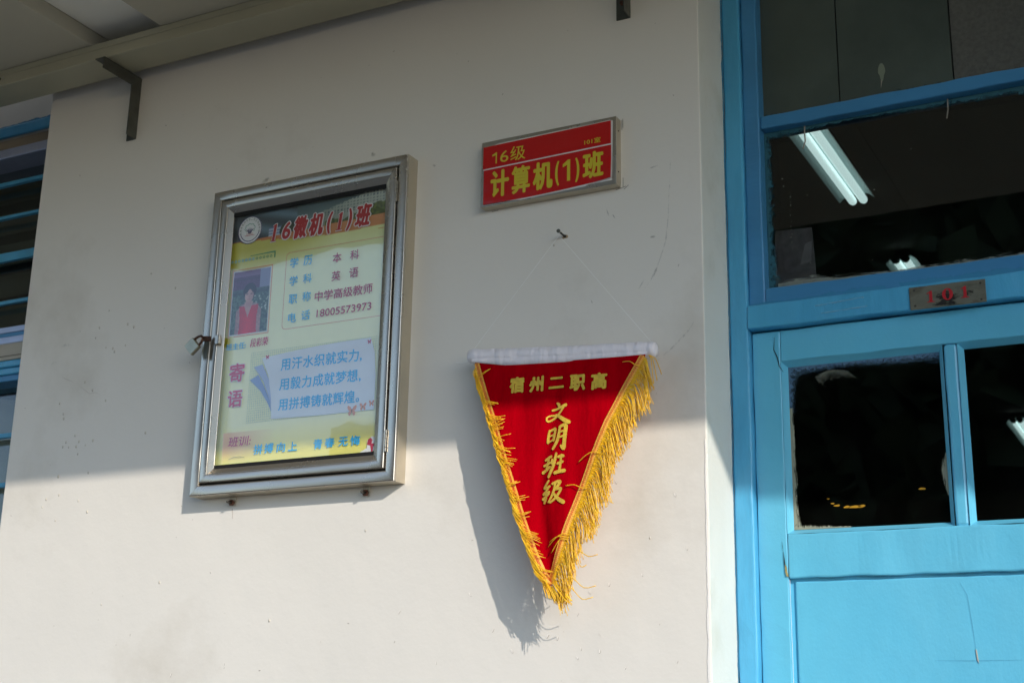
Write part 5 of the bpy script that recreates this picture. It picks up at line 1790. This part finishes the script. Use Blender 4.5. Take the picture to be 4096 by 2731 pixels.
BAN = [[(14, 76, 8), (28, 84, 9), (40, 88, 9)], [(30, 84, 8), (26, 60, 9), (20, 38, 9)], [(8, 52, 8), (22, 58, 8), (36, 62, 8)], [(4, 24, 11), (18, 32, 10), (36, 44, 9)],
       [(62, 99, 8), (58, 76, 10), (50, 44, 11), (32, 4, 10)], [(46, 74, 8), (44, 60, 8)], [(72, 84, 9), (86, 88, 10), (92, 86, 10)], [(84, 86, 8), (82, 58, 8), (78, 26, 9)],
       [(70, 56, 8), (90, 62, 9)], [(60, 18, 11), (78, 22, 11), (99, 24, 12)]]
JI = [[(32, 98, 8), (22, 84, 9), (12, 68, 8), (26, 70, 8), (38, 74, 8)], [(34, 72, 8), (22, 56, 8), (8, 42, 9), (22, 46, 8), (36, 50, 8)], [(8, 22, 11), (22, 32, 9), (36, 42, 6)], [(22, 44, 9), (20, 20, 11), (14, 6, 9)],
      [(50, 84, 8), (70, 92, 10), (82, 90, 11), (72, 72, 9), (64, 60, 8), (78, 62, 9), (86, 60, 9), (76, 38, 9), (58, 16, 8), (42, 4, 7)],
      [(62, 86, 8), (58, 58, 9), (46, 26, 8), (34, 6, 6)], [(56, 44, 7), (66, 28, 10), (80, 14, 13), (98, 2, 13)]]
brush(WEN, -1.0090, -0.9630, 2.0520, 2.0910, gs, M['gold'], pen)
brush(MING, -1.0085, -0.9670, 2.0070, 2.0510, gs, M['gold'], pen)
brush(BAN, -1.0145, -0.9695, 1.9600, 2.0010, gs, M['gold'], pen)
brush(JI, -1.0145, -0.9690, 1.9155, 1.9550, gs, M['gold'], pen)

# hanging thread from the rod ends to the nail, part of the pennant
for e in (TL + Vector((0.006, 0, 0.012)), TR - Vector((0.008, 0, -0.013))):
    MB().tube([e, e.lerp(Vector((-1.0064, -0.0245, 2.4110)), 0.5), (-1.0064, -0.0245, 2.4110), (-1.0067, -0.0250, 2.4160)], 0.00022, n=5).build('hanging_thread', M['thread'], pen)
MB().tube([(-1.0067 + 0.0032 * math.cos(a), -0.0245, 2.4192 + 0.0032 * math.sin(a)) for a in [i * math.pi / 5 for i in range(11)]], 0.0004, n=5).build('thread_loop', M['thread'], pen)
MB().tube([(-1.178, -0.042, 2.190), (-1.190, -0.040, 2.188), (-1.208, -0.036, 2.192)], 0.0003, n=5).build('loose_thread', M['thread'], pen)

# =================================================================== ACROSS THE YARD (seen only as reflections in the glass)
bld = thing('teaching_block', 'grey teaching block across the yard reflected in the case glass', 'building', (0, -30, -0.3))
MB().box(-21.5, 2, -38, -28, -0.3, 9.5).build('wall', M['facade'], bld)
for r_ in range(2):
    for c_ in range(6):
        x = -20.3 + c_ * 3.65
        z = 1.0 + r_ * 3.6
        MB().box(x, x + 2.1, -28.0, -27.95, z, z + 1.8).build('window', M['facade_win'], bld)


def yard_tree(x, y, h, label, seed):
    r = random.Random(seed)
    t = thing('broadleaf_tree', label, 'tree', (x, y, -0.3), group='dark trees across the yard')
    tm = MB()
    tm.tube([(x, y, -0.3), (x + 0.1, y, h * 0.25), (x - 0.1, y, h * 0.55), (x, y, h * 0.8)], [0.2, 0.16, 0.1, 0.04], n=8)
    for k in range(6):
        a = r.uniform(0, 6.28)
        z0 = h * r.uniform(0.3, 0.6)
        tm.tube([(x, y, z0), (x + math.cos(a) * 0.8, y + math.sin(a) * 0.8, z0 + 0.8), (x + math.cos(a) * 1.6, y + math.sin(a) * 1.6, z0 + 1.5)], [0.08, 0.05, 0.02], n=6)
    tm.build('trunk', M['bark'], t, smooth=True)
    lm = MB()
    for k in range(5200):
        a, b = r.uniform(0, 6.28), math.acos(r.uniform(-1, 1))
        rr = r.random() ** 0.4
        q = Vector((x + 2.3 * rr * math.sin(b) * math.cos(a), y + 2.0 * rr * math.sin(b) * math.sin(a), h * 0.62 + h * 0.38 * rr * math.cos(b)))
        q += Vector((noise.noise(q * 0.8), noise.noise(q * 0.8 + Vector((5, 0, 0))), noise.noise(q * 0.8 + Vector((0, 5, 0))))) * 0.7
        u = Vector((r.uniform(-1, 1), r.uniform(-1, 1), r.uniform(-1, 1))).normalized() * 0.34
        v = Vector((r.uniform(-1, 1), r.uniform(-1, 1), r.uniform(-1, 1))).normalized() * 0.26
        lm.add([q - u, q - v, q + u, q + v], [(0, 1, 2, 3)])
    lm.build('crown', M['leaf'], t)


yard_tree(-2.2, -12.5, 11.0, 'dark broadleaf tree across the yard, nearest the door', 1)
yard_tree(-5.4, -13.5, 12.0, 'tallest dark broadleaf tree across the yard', 2)
yard_tree(0.9, -13.2, 10.5, 'dark broadleaf tree across the yard, right of the other two', 3)
